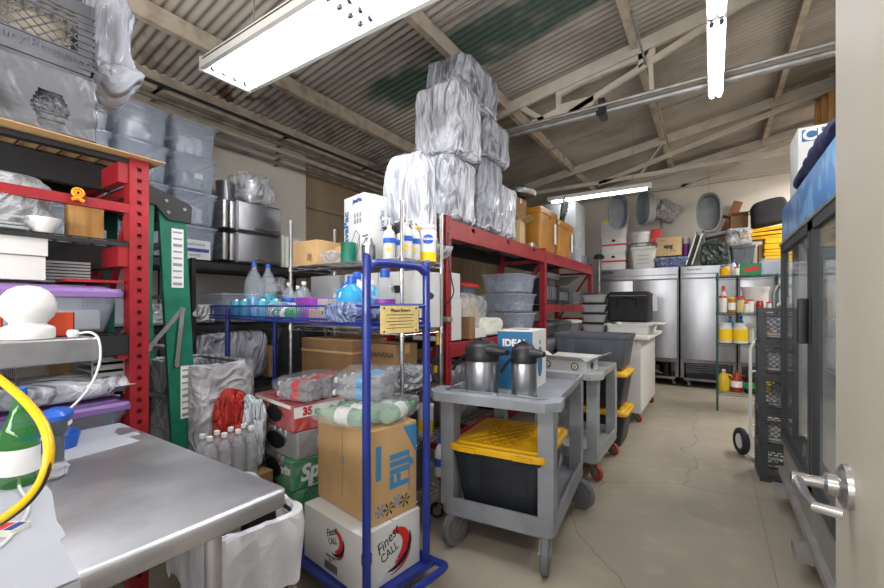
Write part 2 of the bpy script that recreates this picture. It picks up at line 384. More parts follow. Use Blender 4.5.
# ---------------------------------------------------------------- setting
def build_shell():
    struct(MB().box(-4.2, -1.6, -.06, 3.2, 9.1, 0).obj('floor', floorm, smooth=False))
    # corrugated roof sheet, ribs running up the slope
    mb = MB(); Y0, Y1, per = -1.6, 9.15, .078; n = int((Y1 - Y0) / per * 6)
    xs = [-4.3, -3.45, -2.05, -.65, .72, 2.1, 3.3]
    for x in xs:
        for k in range(n + 1):
            y = Y0 + (Y1 - Y0) * k / n
            mb.v.append((x, y, 3.52 + .167 * (x + 4.2) + .011 * math.sin(2 * PI * y / per)))
    for a in range(len(xs) - 1):
        for k in range(n):
            p = a * (n + 1) + k; mb.f.append((p, p + 1, p + n + 2, p + n + 1))
    struct(mb.obj('ceiling', roofm, ang=80))
    # left wall: painted near part, block beyond
    struct(MB().box(-4.3, -1.6, 0, -4.2, 3.3, 3.6).obj('wall_left', wallm, smooth=False))
    w = MB().box(-4.3, 3.3, 0, -4.215, 9.1, 3.6); w.box(-4.3, 3.3, 2.62, -4.19, 9.1, 2.66)
    for k in range(5): w.box(-4.215, 4.2 + k, 0, -4.2, 4.215 + k, 3.6)
    struct(w.obj('wall_left', wallt, smooth=False))
    struct(MB().prism([(-4.3, 0), (3.3, 0), (3.3, 4.77), (-4.3, 3.52)], 9.1, 9.2, 'y').obj('wall_back', wallm, smooth=False))
    struct(MB().box(1.95, 1.5, 0, 2.05, 9.1, 4.5).obj('wall_right', wallm, smooth=False))
    # purlins along the room
    for i, x in enumerate((-3.45, -2.05, -.65, .72)):
        z = 3.505 + .167 * (x + 4.2)
        p = MB().box(x - .03, -1.6, z - .15, x + .03, 9.1, z - .012)
        struct(p.obj('trim_%d' % (i + 1), purl, smooth=False))
    # eave beam and service pipes on left wall
    struct(MB().box(-4.2, -1.6, 3.28, -4.03, 9.1, 3.36).box(-4.2, -1.6, 3.36, -4.17, 9.1, 3.5).obj('trim_5', purl, smooth=False))
    for i, (x, z, r) in enumerate(((-4.1, 3.24, .022), (-4.13, 3.17, .03), (-4.1, 3.09, .018), (-4.15, 3.03, .02), (-3.98, 3.31, .016))):
        p = MB().cyl((x, -1.6, z), (x, 9.1, z), r, 8)
        for k in range(8): p.box(-4.2, -.9 + k * 1.25, z - .03, x + .03, -.87 + k * 1.25, z - r)
        tag(p.obj('pipe', [pipem, purl, galv, pipem, blackm][i]), ['topmost service pipe under eave on left wall', 'thick pipe second from the eave on left wall', 'thin galvanised conduit third down on left wall', 'lowest grey pipe along left wall', 'black cable line hanging nearest under eave beam'][i], 'pipe', (0, 0, 0), group='pipes under the left eave')
build_shell()

def truss(Y, label, lo=3.44, xr=3.2, xl=-4.15):
    t = T('roof_truss', label, 'truss', (0, Y, 0))
    def zt(x): return 3.40 + .167 * (x + 4.2)
    a = MB(); a.bar((xl, 0, zt(xl) - .02), (xr, 0, zt(xr) - .02), .09, .1); a.bar((xl, -.04, zt(xl) - .07), (xr, -.04, zt(xr) - .07), .02, .06)
    a.obj('top_chord', whitep, t, False)
    a = MB(); a.bar((xl, 0, lo), (xr, 0, lo + .06), .05, .06); a.obj('bottom_chord', whitep, t, False)
    return t
t = truss(4.5, 'near white steel roof truss with gusset plates crossing above the room', 3.42)
a = MB(); a.cyl((-4.15, -.08, 3.36), (1.95, -.08, 3.42), .03, 10); a.cyl((-4.15, -.14, 3.40), (1.95, -.14, 3.47), .018, 8); a.obj('clamped_pipe', galv, t)
def zt(x): return 3.40 + .167 * (x + 4.2)
g = MB(); g.prism([(-1.45, 3.43), (-1.45, 3.86), (-1.40, 3.86), (-1.40, 3.62), (-1.05, 3.62), (-1.05, 3.52), (-1.25, 3.43)], -.02, .02, 'y')
g.prism([(-1.45, 3.70), (-1.45, 3.86), (-1.0, 3.90), (-.98, 3.80), (-1.2, 3.78)], -.025, .025, 'y')
g.obj('gusset_plate', whitep, t, False)
g = MB(); g.prism([(-1.72, 3.43), (-1.74, 3.52), (-1.45, 3.58), (-1.45, 3.43)], -.02, .02, 'y'); g.obj('gusset_plate', whitep, t, False)
g = MB(); g.prism([(-.62, 3.76), (-.62, 3.98), (-.47, 4.0), (-.47, 3.86)], -.02, .02, 'y'); g.obj('gusset_plate', whitep, t, False)
for p, q in (((-1.95, 3.78), (-1.6, 3.5)), ((-1.3, 3.5), (.25, 4.1)), ((-1.15, 3.83), (-.55, 3.88)), ((-.55, 3.88), (-.5, 4.0)), ((.2, 3.46), (-.3, 4.0))[:0] or ((-.52, 3.95), (-.5, 3.5))):
    w = .055 if q[0] != -.5 else .02
    MB().bar((p[0], 0, p[1]), (q[0], 0, q[1]), .04, w).obj('diagonal_strut', whitep, t, False)
c = MB(); c.box(-.98, -.12, 3.34, -.92, .04, 3.52); c.box(-1.0, -.13, 3.36, -.9, -.1, 3.40); c.obj('pipe_clamp', blackm, t, False)
t = truss(7.2, 'middle white steel truss with one long rising diagonal', 3.45)
MB().bar((-1.6, 0, 3.45), (1.5, 0, 4.62 - .35), .05, .06).obj('diagonal_strut', whitep, t, False)
MB().bar((-1.0, 0, 3.45), (-.6, 0, 4.0), .02, .025).obj('diagonal_strut', whitep, t, False)
t = truss(8.9, 'far white steel truss against the back wall', 3.62)
MB().bar((-.5, 0, 3.64), (1.2, 0, 4.2), .05, .05).obj('diagonal_strut', whitep, t, False)
for (xa, ya, za, xb, yb, zb, lb) in ((-2.0, 2.9, 3.83, -.75, 2.9, 3.95, 'thin conduit crossing the roof above the wrapped chairs'),
                                     (-2.6, 5.9, 3.6, 1.8, 5.9, 4.25, 'thin grey conduit crossing roof between the trusses'),
                                     (-.55, 3.6, 3.78, -.55, 7.0, 3.78, 'thin conduit running below the ridge purlin toward the back')):
    tag(MB().cyl((xa, ya, za), (xb, yb, zb), .011, 6).obj('conduit', galv), lb, 'conduit', (0, 0, 0))
# timber framing high on the right
t = T('timber_frame', 'bare timber stud framing high up behind the boxed cooler top', 'framing', (1.25, 6.3, 3.55))
MB().box(0, 0, 0, .09, 1.9, .09).obj('plate', wood, t, False)
for k in range(5): MB().box(0, .05 + k * .42, .09, .09, .10 + k * .42, .86).obj('stud', wood, t, False)
MB().box(.09, 0, 0, .12, 1.9, .86).obj('sheathing', bwood, t, False)
MB().bar((.05, 1.0, .05), (.05, 1.0, -3.5), .05, .05).obj('post', bwood, t, False)

# ---------------------------------------------------------------- ceiling lamps
def lamp(label, loc, L, ntube, W, rz=0, sections=1):
    """lamp runs along local x"""
    t = T('ceiling_lamp', label, 'lamp', loc, rz)
    h = MB()
    if ntube > 2:
        h.box(-L / 2, -W / 2, .0, L / 2, -W / 2 + .02, .07); h.box(-L / 2, W / 2 - .02, 0, L / 2, W / 2, .07)
        h.box(-L / 2, -W / 2, .06, L / 2, W / 2, .08); h.box(-L / 2 - .02, -W / 2 - .01, -.015, -L / 2, W / 2 + .01, .08); h.box(L / 2, -W / 2 - .01, -.015, L / 2 + .02, W / 2 + .01, .08)
        h.prism([(-W / 2 - .02, -.01), (-W / 2 + .01, -.01), (-W / 2 + .02, .02), (-W / 2 - .02, .02)], -L / 2, L / 2, 'x')
        h.prism([(W / 2 - .01, -.01), (W / 2 + .02, -.01), (W / 2 + .02, .02), (W / 2 - .02, .02)], -L / 2, L / 2, 'x')
    else:
        h.box(-L / 2, -W / 2, .03, L / 2, W / 2, .09)
    h.obj('housing', white, t, False)
    for sct in range(sections):
        a = -L / 2 + L * sct / sections + .03; b = -L / 2 + L * (sct + 1) / sections - .03
        for k in range(ntube):
            y = (k - (ntube - 1) / 2) * (W * (.68 if ntube > 2 else .5)) / max(1, ntube - 1) * (1 if ntube > 1 else 0)
            tb = MB().cyl((a + .03, y, .012), (b - .03, y, .012), .0165, 10).obj('tube', tube_m, t)
            for xx in (a, b - .025):
                MB().cyl((xx, y, .012), (xx + .025, y, .012), .015, 8).obj('tube_end', blackm, tb)
    return t
tl = lamp('large four tube fluorescent lamp hanging over the left racks', (-1.64, 1.58, 3.0), 2.45, 4, .34, 0, 2)
MB().cyl((-.9, 0, .08), (-.9, 0, .74), .006, 6).obj('hanger', galv, tl); MB().cyl((.9, 0, .08), (.9, 0, 1.0), .006, 6).obj('hanger', galv, tl)
tl = lamp('two tube strip lamp running away over the aisle', (.02, 3.3, 3.3), 2.5, 2, .11, 90, 2)
MB().cyl((-.9, 0, .08), (-.9, 0, .8), .004, 6).obj('hanger', galv, tl); MB().cyl((.9, 0, .08), (.9, 0, .8), .004, 6).obj('hanger', galv, tl)
tl = lamp('small strip lamp at the back above amber boxes', (-1.48, 6.5, 3.06), 1.5, 1, .1, 0, 1)
MB().cyl((-.5, 0, .08), (-.5, 0, .8), .004, 6).obj('hanger', galv, tl); MB().cyl((.5, 0, .08), (.5, 0, 1.0), .004, 6).obj('hanger', galv, tl)
# added unseen fill lights above the cooler, behind the viewpoint and at back right
def area(loc, sx, sy, e, rot=(0, 0, 0), col=(1, .97, .93)):
    l = bpy.data.lights.new('fill_light', 'AREA'); l.shape = 'RECTANGLE'; l.size = sx; l.size_y = sy; l.energy = e; l.color = col
    o = bpy.data.objects.new('fill_light', l); C.objects.link(o); o.location = loc; o.rotation_euler = rot
area((1.3, 3.6, 3.3), .12, 2.4, 45)
area((-.6, -.8, 3.1), 2.4, .3, 30)
area((1.62, 7.2, 3.6), .12, 2.4, 95)  # added fill, hidden by the door leaf, brightens the far walls
area((-.6, -1.5, 1.6), 2.6, 1.2, 150, (math.radians(155), 0, math.radians(15)))  # added fill behind the camera, aimed upward to lift the ceiling
w = bpy.data.worlds.new('world'); SC.world = w; w.use_nodes = True
w.node_tree.nodes['Background'].inputs[0].default_value = (1, .98, .96, 1); w.node_tree.nodes['Background'].inputs[1].default_value = .7
# ---------------------------------------------------------------- door and lever
t = T('entry_door', 'cream painted door leaf standing open at the right edge', 'door', (.2, .1, 0))
MB().rbox(0, 0, .01, .045, .995, 2.12, .003).obj('leaf', doorp, t)
h = MB(); h.lathe([(.001, 0), (.016, 0), (.037, .004), (.039, .0), (.038, .008), (.030, .013), (.02, .016), (.019, .03), (.0105, .034), (.0105, .062), (.001, .062)], 28, cap0=False, cap1=False)
h.v = [(-z, .9 + y, 1.08 + x) for x, y, z in h.v]
rs = h.obj('rose', chrome, t)
h = MB(); h.cyl((-.055, .9, 1.08), (-.078, .9, 1.08), .0115, 14)
h.loft([[(-.06 - a, .9 + b, 1.08 + cz) for a, cz in ((0, -.008), (.018, -.008), (.018, .010), (0, .010))] for a0, b in ((0, .012), (0, -.0))])
h.tube([(-.069, .908, 1.08), (-.07, .86, 1.079), (-.068, .82, 1.076), (-.062, .79, 1.074), (-.03, .782, 1.074)], .0085, 10)
h.obj('lever', chrome, t)

# ---------------------------------------------------------------- glass door cooler at right
t = T('display_cooler', 'black glass door display cooler with blue header beside the aisle', 'cooler', (.46, 3.25, 0))
Ya, Yb = -1.6, .72
b = MB(); b.box(.03, Yb - .05, .22, .82, Yb, 2.02); b.box(.03, Ya, .22, .82, Ya + .05, 2.02); b.box(.76, Ya, .22, .82, Yb, 2.02); b.box(.03, Ya, 1.95, .82, Yb, 2.02); b.box(.03, Ya, .22, .82, Yb, .42)
b.obj('cabinet', blackm, t, False)
MB().rbox(-.03, Ya, 1.86, .10, Yb + .0, 2.12, .012).obj('header_panel', coolblue, t)
MB().box(-.045, Ya, 1.845, .11, Yb + .01, 1.862).obj('header_trim', galv, t, False)
MB().box(-.02, Ya, .20, .03, Yb, .395).obj('lower_grille', steel2, t, False)
MB().box(-.035, Ya, .395, .03, Yb, .42).obj('sill', galv, t, False)
for k, (a, c) in enumerate(((Yb - 1.12, Yb - .03), (Ya + .03, Yb - 1.15))):
    f = MB(); f.box(-.04, a, .43, 0, a + .05, 1.84); f.box(-.04, c - .05, .43, 0, c, 1.84); f.box(-.04, a, .43, 0, c, .49); f.box(-.04, a, 1.79, 0, c, 1.84)
    d = f.obj('door', gasket, t, False)
    MB().box(-.025, a + .05, .49, -.015, c - .05, 1.79).obj('glass_pane', glassc, d, False)
    MB().rbox(-.085, (a + .02) if k else (a + .015), 1.2, -.04, (a + .04) if k else a + .035, 1.44, .008).obj('handle', black, d)
for z in (.72, 1.02, 1.32, 1.62):
    s = MB(); s.tube([(.1, Ya + .05, z), (.1, Yb - .05, z)], .004, 4); s.tube([(.7, Ya + .05, z), (.7, Yb - .05, z)], .004, 4)
    for k in range(60): s.tube([(.1, Ya + .07 + k * .037, z), (.7, Ya + .07 + k * .037, z)], .002, 3)
    s.obj('wire_shelf', white, t, False)
m = MB(); m.box(.09, Ya + .05, .46, .74, Yb - .05, .475); m.box(.745, Ya + .05, .46, .755, Yb - .05, 1.94); m.box(.06, Yb - .06, .46, .755, Yb - .052, 1.94); m.box(.06, Ya + .052, .46, .755, Ya + .06, 1.94); m.obj('inner_liner', white, t, False)
def caster(t, x, y, z1, r=.05, rz=0, wm=rubberb, w=.028, name='caster', rise=None):
    f = MB(); cx, cy = x, y; a = math.radians(rz); dx, dy = math.cos(a), math.sin(a)
    ox, oy = -dx * r * .55, -dy * r * .55
    f.box(cx - .035, cy - .035, z1 - .006, cx + .035, cy + .035, z1); f.cyl((cx, cy, z1 - .03), (cx, cy, z1), .018, 10)
    for s_ in (1, -1):
        px, py = -dy * s_ * (w * .5 + .006), dx * s_ * (w * .5 + .006)
        f.bar((cx + px, cy + py, z1 - .025), (cx + px + ox, cy + py + oy, r), .005, .03)
    f.box(cx - w / 2 - .01, cy - w / 2 - .01, z1 - .034, cx + w / 2 + .01, cy + w / 2 + .01, z1 - .024)
    cst = f.obj(name, galv, t)
    wm_ = MB(); c0 = Vector((cx + ox, cy + oy, r)); ax = Vector((-dy, dx, 0))
    prof = [(r * .55, -w / 2 * .8), (r * .9, -w / 2), (r, -w / 2 * .6), (r, w / 2 * .6), (r * .9, w / 2), (r * .55, w / 2 * .8)]
    loops = []
    for rad, o_ in prof:
        loops.append([c0 + ax * o_ + Vector((dx, dy, 0)) * rad * math.cos(q * PI / 12) + Vector((0, 0, 1)) * rad * math.sin(q * PI / 12) for q in range(24)])
    wm_.loft(loops); wh = wm_.obj('wheel', wm, cst)
    hb = MB(); hb.cyl(c0 - ax * (w / 2 + .004), c0 + ax * (w / 2 + .004), r * .55, 16); hb.cyl(c0 - ax * (w / 2 + .014), c0 + ax * (w / 2 + .014), r * .16, 8)
    hb.obj('hub', galv, cst)
    return cst
for y in (Yb - .3, -.45, Ya + .2): caster(t, .06, y, .16, .05, 200)
for y in (Yb - .15, Ya + .2): caster(t, .72, y, .22, .06, 180)
# angle irons of the cooler base
MB().box(-.05, Ya, .155, .1, Yb, .20).obj('base_rail', steel2, t, False)
for y in (Yb - .32, -.45, Ya + .2): MB().box(-.11, y - .07, .10, -.04, y + .07, .155).obj('castor_bracket', steel2, t, False)
# goods in the cooler
for i, (y, z, c, lb) in enumerate(((.2, 1.325, kraft2, 'brown printed carton on top shelf inside glass cooler'), (.25, 1.025, white, 'white plastic tray behind the cooler glass at middle shelf'), (-.25, .725, white, 'white box on the lower shelf inside glass cooler'))):
    b = MB(); b.rbox(0, 0, .0, .42, .34, .17 if i else .25, .008); o = b.obj(['carton', 'tray', 'white_box'][i], c)
    tag(o, lb, 'box', (.62, 3.25 + y, z + .002))
b = blob(.5, .5, .12, bagb, 'plastic_bag', seed=3); tag(b, 'blue white plastic bundle lying behind the cooler glass', 'bag', (.86, 3.0, 1.325))
# things on the cooler
t = T('white_carton', 'white printed carton marked CHC8 on top of the cooler', 'box', (.67, 3.66, 2.123))
MB().rbox(-.21, -.16, 0, .3, .16, .43, .004).obj('body', whitec, t)
patch((.045, -.161, .375), .47, .075, '-y', idealb, t, 'blue_band', .002)
text('CHC8x', .10, (-.03, -.163, .375), '-y', label_w, t, bold=.003)
text('8"  x  4"', .03, (-.03, -.1615, .28), '-y', ink, t)
MB().tube([(-.05 + .06 * math.cos(a / 8 * PI), -.1615, .2 + .02 * math.sin(a / 8 * PI)) for a in range(16)], .0015, 4, True).obj('oval_mark', ink, t)
b = MB(); L = []
for k in range(41):
    f = k / 40; w = .045 + .04 * math.sin(f * PI) ** .5
    puff = 1 + .12 * abs(math.sin(f * 26))
    L.append([(math.cos(q * PI / 12) * .10 * puff * (.75 + .25 * math.sin(f * PI) ** .3), -1.15 * f, -.0 + .055 + math.sin(q * PI / 12) * w * .8 * puff * (1 + .3 * noise.noise(Vector((q * .5, f * 5, 2)))) + .012 * math.sin(q * .8 + f * 9)) for q in range(24)])
b.loft(L)
tag(b.obj('folded_jacket', fabricn, ang=70), 'navy quilted jacket draped along the edge of the cooler top', 'jacket', (.52, 3.44, 2.12))
# ---------------------------------------------------------------- milk crates
def crate_mb(w=.33, d=.33, h=.275):
    m = MB()
    for z0, z1, o in ((0, .03, 0), (.245, h, .004), (.205, .215, .003), (.228, .234, .003), (.055, .06, .0), (.08, .085, 0)):
        for s_ in (-1, 1):
            m.box(-w / 2 - o, s_ * (d / 2 - .004) - .004, z0, w / 2 + o, s_ * (d / 2 - .004) + .004, z1)
            m.box(s_ * (w / 2 - .004) - .004, -d / 2 - o, z0, s_ * (w / 2 - .004) + .004, d / 2 + o, z1)
    m.box(-w / 2 + .01, -d / 2 + .01, .004, w / 2 - .01, d / 2 - .01, .012)
    for sx in (-1, 1):
        for sy in (-1, 1):
            m.box(sx * (w / 2 - .05), sy * (d / 2 - .004) - .003, 0, sx * w / 2, sy * (d / 2 - .004) + .003, h)
            m.box(sx * (w / 2 - .004) - .003, sy * (d / 2 - .05), 0, sx * (w / 2 - .004) + .003, sy * d / 2, h)
            for k in range(9): m.box(sx * (w / 2 - .05), sy * d / 2 - .006, .02 + k * .028, sx * (w / 2 + .003), sy * d / 2 + .006, .024 + k * .028)
            for k in range(9): m.box(sx * w / 2 - .006, sy * (d / 2 - .05), .02 + k * .028, sx * w / 2 + .006, sy * (d / 2 + .003), .024 + k * .028)
    def clip(p, q, a0, a1, b0, b1):
        t0, t1 = 0, 1; dx, dz = q[0] - p[0], q[1] - p[1]
        for pp, qq in ((-dx, p[0] - a0), (dx, a1 - p[0]), (-dz, p[1] - b0), (dz, b1 - p[1])):
            if abs(pp) < 1e-9:
                if qq < 0: return None
            else:
                r = qq / pp
                if pp < 0: t0 = max(t0, r)
                else: t1 = min(t1, r)
        if t0 >= t1: return None
        return (p[0] + t0 * dx, p[1] + t0 * dz), (p[0] + t1 * dx, p[1] + t1 * dz)
    for k in range(-9, 10):
        for sl in (1, -1):
            c = k * .042
            e = clip((c - .3, .13 - .27 * sl * 1.0), (c + .3, .13 + .27 * sl), -w / 2 + .05, w / 2 - .05, .085, .205)
            if not e: continue
            (a0, b0), (a1, b1) = e
            for s_ in (-1, 1):
                m.bar((a0, s_ * (d / 2 - .005), b0), (a1, s_ * (d / 2 - .005), b1), .005, .005)
                m.bar((s_ * (w / 2 - .005), a0, b0), (s_ * (w / 2 - .005), a1, b1), .005, .005)
    return m
c0 = crate_mb().obj('milk_crate', dcrate, smooth=False)
names = ['black milk crate on the floor, bottom of the stack beside the cooler', 'black milk crate second from the bottom beside the cooler', 'black milk crate in the middle of the stack beside the cooler', 'black milk crate second from the top beside the cooler', 'black milk crate topmost in the stack beside the cooler']
tag(c0, names[0], 'crate', (.475, 4.31, 0), 2, 'milk crates stacked beside the glass cooler')
for k in range(1, 5): dup(c0, (.475 + random.uniform(-.006, .006), 4.31 + random.uniform(-.006, .006), .277 * k), random.uniform(-2, 3), names[k])
for k, (x, y, z) in enumerate(((.46, 4.30, .28), (.50, 4.32, .57), (.46, 4.33, .86), (.47, 4.3, 1.13))):
    b = blob(.24, .24, .16, film if k % 2 else white, 'plastic_bag', seed=k + 11, amp=.18)
    tag(b, ['white plastic bag inside the second milk crate from bottom', 'clear plastic bag in the middle milk crate', 'white bundle in the milk crate second from top', 'clear film bundle in the topmost milk crate'][k], 'bag', (x, y, z + .01))
m = MB(); m.tube([(-.07, 0, 0), (-.07, 0, .12), (-.05, 0, .17), (0, 0, .195), (.05, 0, .17), (.07, 0, .12), (.07, 0, 0)], .02, 10)
m.cyl((-.07, 0, .005), (.09, .1, .03), .03, 10)
tag(m.obj('hose_fitting', galv), 'grey curved drain pipe fitting on the topmost milk crate', 'fitting', (.49, 4.3, 1.386))
# hand truck behind
t = T('hand_truck', 'white framed hand truck with a grey pneumatic wheel behind crates', 'hand truck', (.40, 4.76, 0), 20)
m = MB(); m.tube([(-.12, 0, .16), (-.12, 0, 1.0), (-.1, 0, 1.06), (-.04, 0, 1.09), (.06, 0, 1.09), (.12, 0, 1.06), (.14, 0, 1.0), (.14, 0, .16)], .014, 8)
for z in (.3, .55, .8): m.cyl((-.12, 0, z), (.14, 0, z), .01, 6)
m.box(-.14, -.16, .03, .16, 0, .038); m.box(-.12, -.012, .03, .14, .0, .2)
m.obj('frame', white, t)
for sx in (-1, 1):
    x = .01 + sx * .17
    q = MB(); q.tube([(x, .08 + .095 * math.cos(a / 12 * PI), .128 + .095 * math.sin(a / 12 * PI)) for a in range(24)], .031, 10, True)
    wh = q.obj('wheel', rubberb, t); MB().cyl((x - .02, .08, .128), (x + .02, .08, .128), .07, 18).obj('hub', white, wh)

# ---------------------------------------------------------------- freezers on back wall
def freezer(label, x0, x1, seams, brand=True, low='louver'):
    t = T('reach_in_freezer', label, 'freezer', ((x0 + x1) / 2, 8.2, 0)); w = (x1 - x0) / 2
    b = MB(); b.box(-w, .03, .42, w, .82, 2.06); b.box(-w, .03, .12, -w + .05, .82, .42); b.box(w - .05, .03, .12, w, .82, .42); b.box(-w, .7, .12, w, .82, .42); b.box(-w, .03, .12, w, .82, .16)
    b.obj('cabinet', dsteel, t, False)
    MB().rbox(-w, -.02, 1.88, w, .04, 2.08, .006).obj('header_panel', steel, t)
    MB().box(-w + .01, -.035, 1.94, w - .01, -.018, 1.955).obj('header_trim', galv, t, False)
    n = len(seams) + 1; xs = [-w] + [s - (x0 + x1) / 2 for s in seams] + [w]
    for k in range(n):
        d = MB().rbox(xs[k] + .012, -.05, .49, xs[k + 1] - .012, .03, 1.86, .01).obj('door', steel, t)
        MB().box(xs[k] + .02, -.056, .5, xs[k] + .03, -.05, 1.85).obj('door_edge', dsteel, d, False)
    if low == 'louver':
        l = MB()
        for k in range(7): l.bar((-w + .1, .02, .18 + k * .04), (w - .1, .02, .18 + k * .04), .03, .01)
        l.obj('louvered_grille', blackm, t, False)
    else:
        c = MB(); c.rbox(-w + .15, .1, .165, w - .3, .5, .36, .03); c.cyl((w - .2, .2, .165), (w - .2, .2, .38), .07, 14); c.obj('compressor', black, t)
        p = MB(); p.tube([(-w + .2, .08, .3), (0, .06, .34), (w - .25, .1, .2)], .01, 6); p.obj('copper_pipe', kraft, t)
    for x in (-w + .1, w - .1):
        for y in (.12, .7): caster(t, x, y, .12, .042, 200)
    if brand: text('TRAULSEN', .045, (-w + .2, -.0215, 2.02), '-y', ink, t, bold=.001)
    return t
fr = freezer('wide two door stainless freezer at the back left of the pair', -1.86, -.5, [-1.2], True, 'open')
patch((.25, -.0515, 1.45), .22, .28, '-y', label_w, fr, 'notice_sheet', .001)
fr2 = freezer('single door stainless freezer at the back right of the pair', -.47, .32, [], True, 'louver')
fr3 = freezer('plain stainless cabinet behind the green wire shelving', .34, 1.25, [.8], False, 'louver')

# ---------------------------------------------------------------- cartons etc.
def carton(label, loc, w, d, h, m=kraft, rz=0, tp=True, open_=False, group=None, name='cardboard_box', z0=None, cat='box'):
    t = T(name, label, cat, loc, rz, group)
    if open_:
        b = MB(); th = .004
        b.box(-w / 2, -d / 2, 0, w / 2, d / 2, th); b.box(-w / 2, -d / 2, 0, -w / 2 + th, d / 2, h); b.box(w / 2 - th, -d / 2, 0, w / 2, d / 2, h); b.box(-w / 2, -d / 2, 0, w / 2, -d / 2 + th, h); b.box(-w / 2, d / 2 - th, 0, w / 2, d / 2, h)
        b.obj('body', m, t, False)
        for (p, q, o) in (((-w / 2, -d / 2), (w / 2, -d / 2), (0, -1)), ((w / 2, -d / 2), (w / 2, d / 2), (1, 0)), ((w / 2, d / 2), (-w / 2, d / 2), (0, 1)), ((-w / 2, d / 2), (-w / 2, -d / 2), (-1, 0))):
            f = min(w, d) * .45; a = random.uniform(.1, .7)
            e = Vector((o[0], o[1], 0)) * f * math.cos(a) + Vector((0, 0, f * math.sin(a)))
            P = [Vector((*p, h)), Vector((*q, h))]; Q = [P[1] + e, P[0] + e]
            n = (P[1] - P[0]).cross(e).normalized() * .003
            MB().loft([[x for x in P + Q], [x + n for x in P + Q]]).obj('flap', m, t, False)
    else:
        MB().rbox(-w / 2, -d / 2, 0, w / 2, d / 2, h, .004, 2).obj('body', m, t)
        if tp:
            q = MB(); q.box(-w / 2 - .0008, -.025, h - .06, -w / 2 - .0002, .025, h); q.box(w / 2 + .0002, -.025, h - .06, w / 2 + .0008, .025, h); q.box(-w / 2, -.025, h, w / 2, .025, h + .0008)
            q.obj('tape', tape if m not in (whitec,) else label_w, t, False)
    return t
def tote(label, loc, w, d, h, body=navyt, lid=None, rz=0, group=None, name='storage_tote', taper=.86, wall=.004, rim=.012, cat='tote', r=.04, lid_ribs=True, contents=None):
    t = T(name, label, cat, loc, rz, group)
    hh = h - (.04 if lid else 0)
    L = [rr(w * taper - .02, d * taper - .02, r * .7, 0), rr(w * taper, d * taper, r, .01), rr(w, d, r, hh - .045), rr(w + rim, d + rim, r, hh - .045), rr(w + 2 * rim, d + 2 * rim, r, hh - .03), rr(w + 2 * rim, d + 2 * rim, r, hh), rr(w - 2 * wall, d - 2 * wall, r, hh), rr(w * taper - 2 * wall, d * taper - 2 * wall, r, .012)]
    m = MB().loft(L)
    for s_ in (-1, 1):
        for k in (-1, 1):
            yb = -(d * (taper + .06)) / 2
            m.loft([[(k * w * .25 - .04, s_ * (d * (taper + (1 - taper) * zz / hh) / 2 - .001), zz), (k * w * .25 + .04, s_ * (d * (taper + (1 - taper) * zz / hh) / 2 - .001), zz), (k * w * .25 + .04, s_ * (d * (taper + (1 - taper) * zz / hh) / 2 + .008), zz), (k * w * .25 - .04, s_ * (d * (taper + (1 - taper) * zz / hh) / 2 + .008), zz)] for zz in (hh * .35, hh - .05)])
    m.obj('tub', body, t)
    if lid:
        W, D = w + 2 * rim + .025, d + 2 * rim + .025; z = hh - .02
        l = MB(); l.loft([rr(W, D, r * 1.2, z), rr(W, D, r * 1.2, z + .022), rr(W - .02, D - .02, r, z + .035), rr(W - .07, D - .07, r, z + .035), rr(W - .09, D - .09, r, z + .046), ])
        if lid_ribs:
            for k in range(-3, 4):
                for s_ in (1, -1):
                    x0, x1 = k * W * .12 - D * .25 * s_, k * W * .12 + D * .25 * s_
                    x0 = max(-W * .42, min(W * .42, x0)); x1 = max(-W * .42, min(W * .42, x1))
                    l.bar((x0, -D * .38, z + .047), (x1, D * .38, z + .047), .008, .006)
        for k in (-1, 1):
            l.box(k * W * .28 - .05, -D / 2 - .006, z, k * W * .28 + .05, -D / 2 + .02, z + .026); l.box(k * W * .28 - .05, D / 2 - .02, z, k * W * .28 + .05, D / 2 + .006, z + .026)
        l.obj('lid', lid, t)
    return t
def bottle(label, loc, prof, m, capm=None, capr=.014, caph=.02, lab=None, lz=(.3, .6), liquid=None, group=None, name='bottle', cat='bottle', n=16, rz=0, tilt=None, handle=False):
    """prof: list of (r,z); optional cap, wrap label band and liquid fill"""
    t = T(name, label, cat, loc, rz, group, tilt); H = prof[-1][1]
    MB().lathe([(.001, 0)] + prof, n, cap0=False).obj('body', m, t)
    def R(z):
        for (a, za), (b_, zb) in zip(prof, prof[1:]):
            if za <= z <= zb: return a + (b_ - a) * (z - za) / max(1e-6, zb - za)
        return prof[0][0]
    if capm: MB().lathe([(capr, H - .004), (capr, H + caph - .002), (capr - .002, H + caph), (.001, H + caph)], 14, cap1=False).obj('cap', capm, t)
    if lab:
        z0, z1 = lz[0] * H, lz[1] * H
        zs = [z0 + (z1 - z0) * k / 4 for k in range(5)]
        MB().lathe([(R(z) + .0012, z) for z in zs], n, cap0=False, cap1=False).obj('wrap_label', lab, t)
    if liquid:
        mt, f = liquid; zs = [.004] + [f * H * k / 6 for k in range(1, 7)]
        MB().lathe([(.001, .003)] + [(max(.003, R(z) - .002), z) for z in zs] + [(.001, f * H)], n, cap0=False, cap1=False).obj('liquid', mt, t)
    if handle:
        MB().tube([(R(H * .5) - .01, 0, H * .5), (R(H * .5) + .03, 0, H * .6), (R(H * .6) + .02, 0, H * .78), (R(H * .85), 0, H * .85)], .009, 8).obj('handle', m, t)
    return t
def P(r, h, neck=.013, sh=.7, foot=.9):
    return [(r * foot, 0), (r, .012), (r, h * sh), (r * .92, h * (sh + .06)), (neck * 1.6, h * .9), (neck, h * .93), (neck, h)]
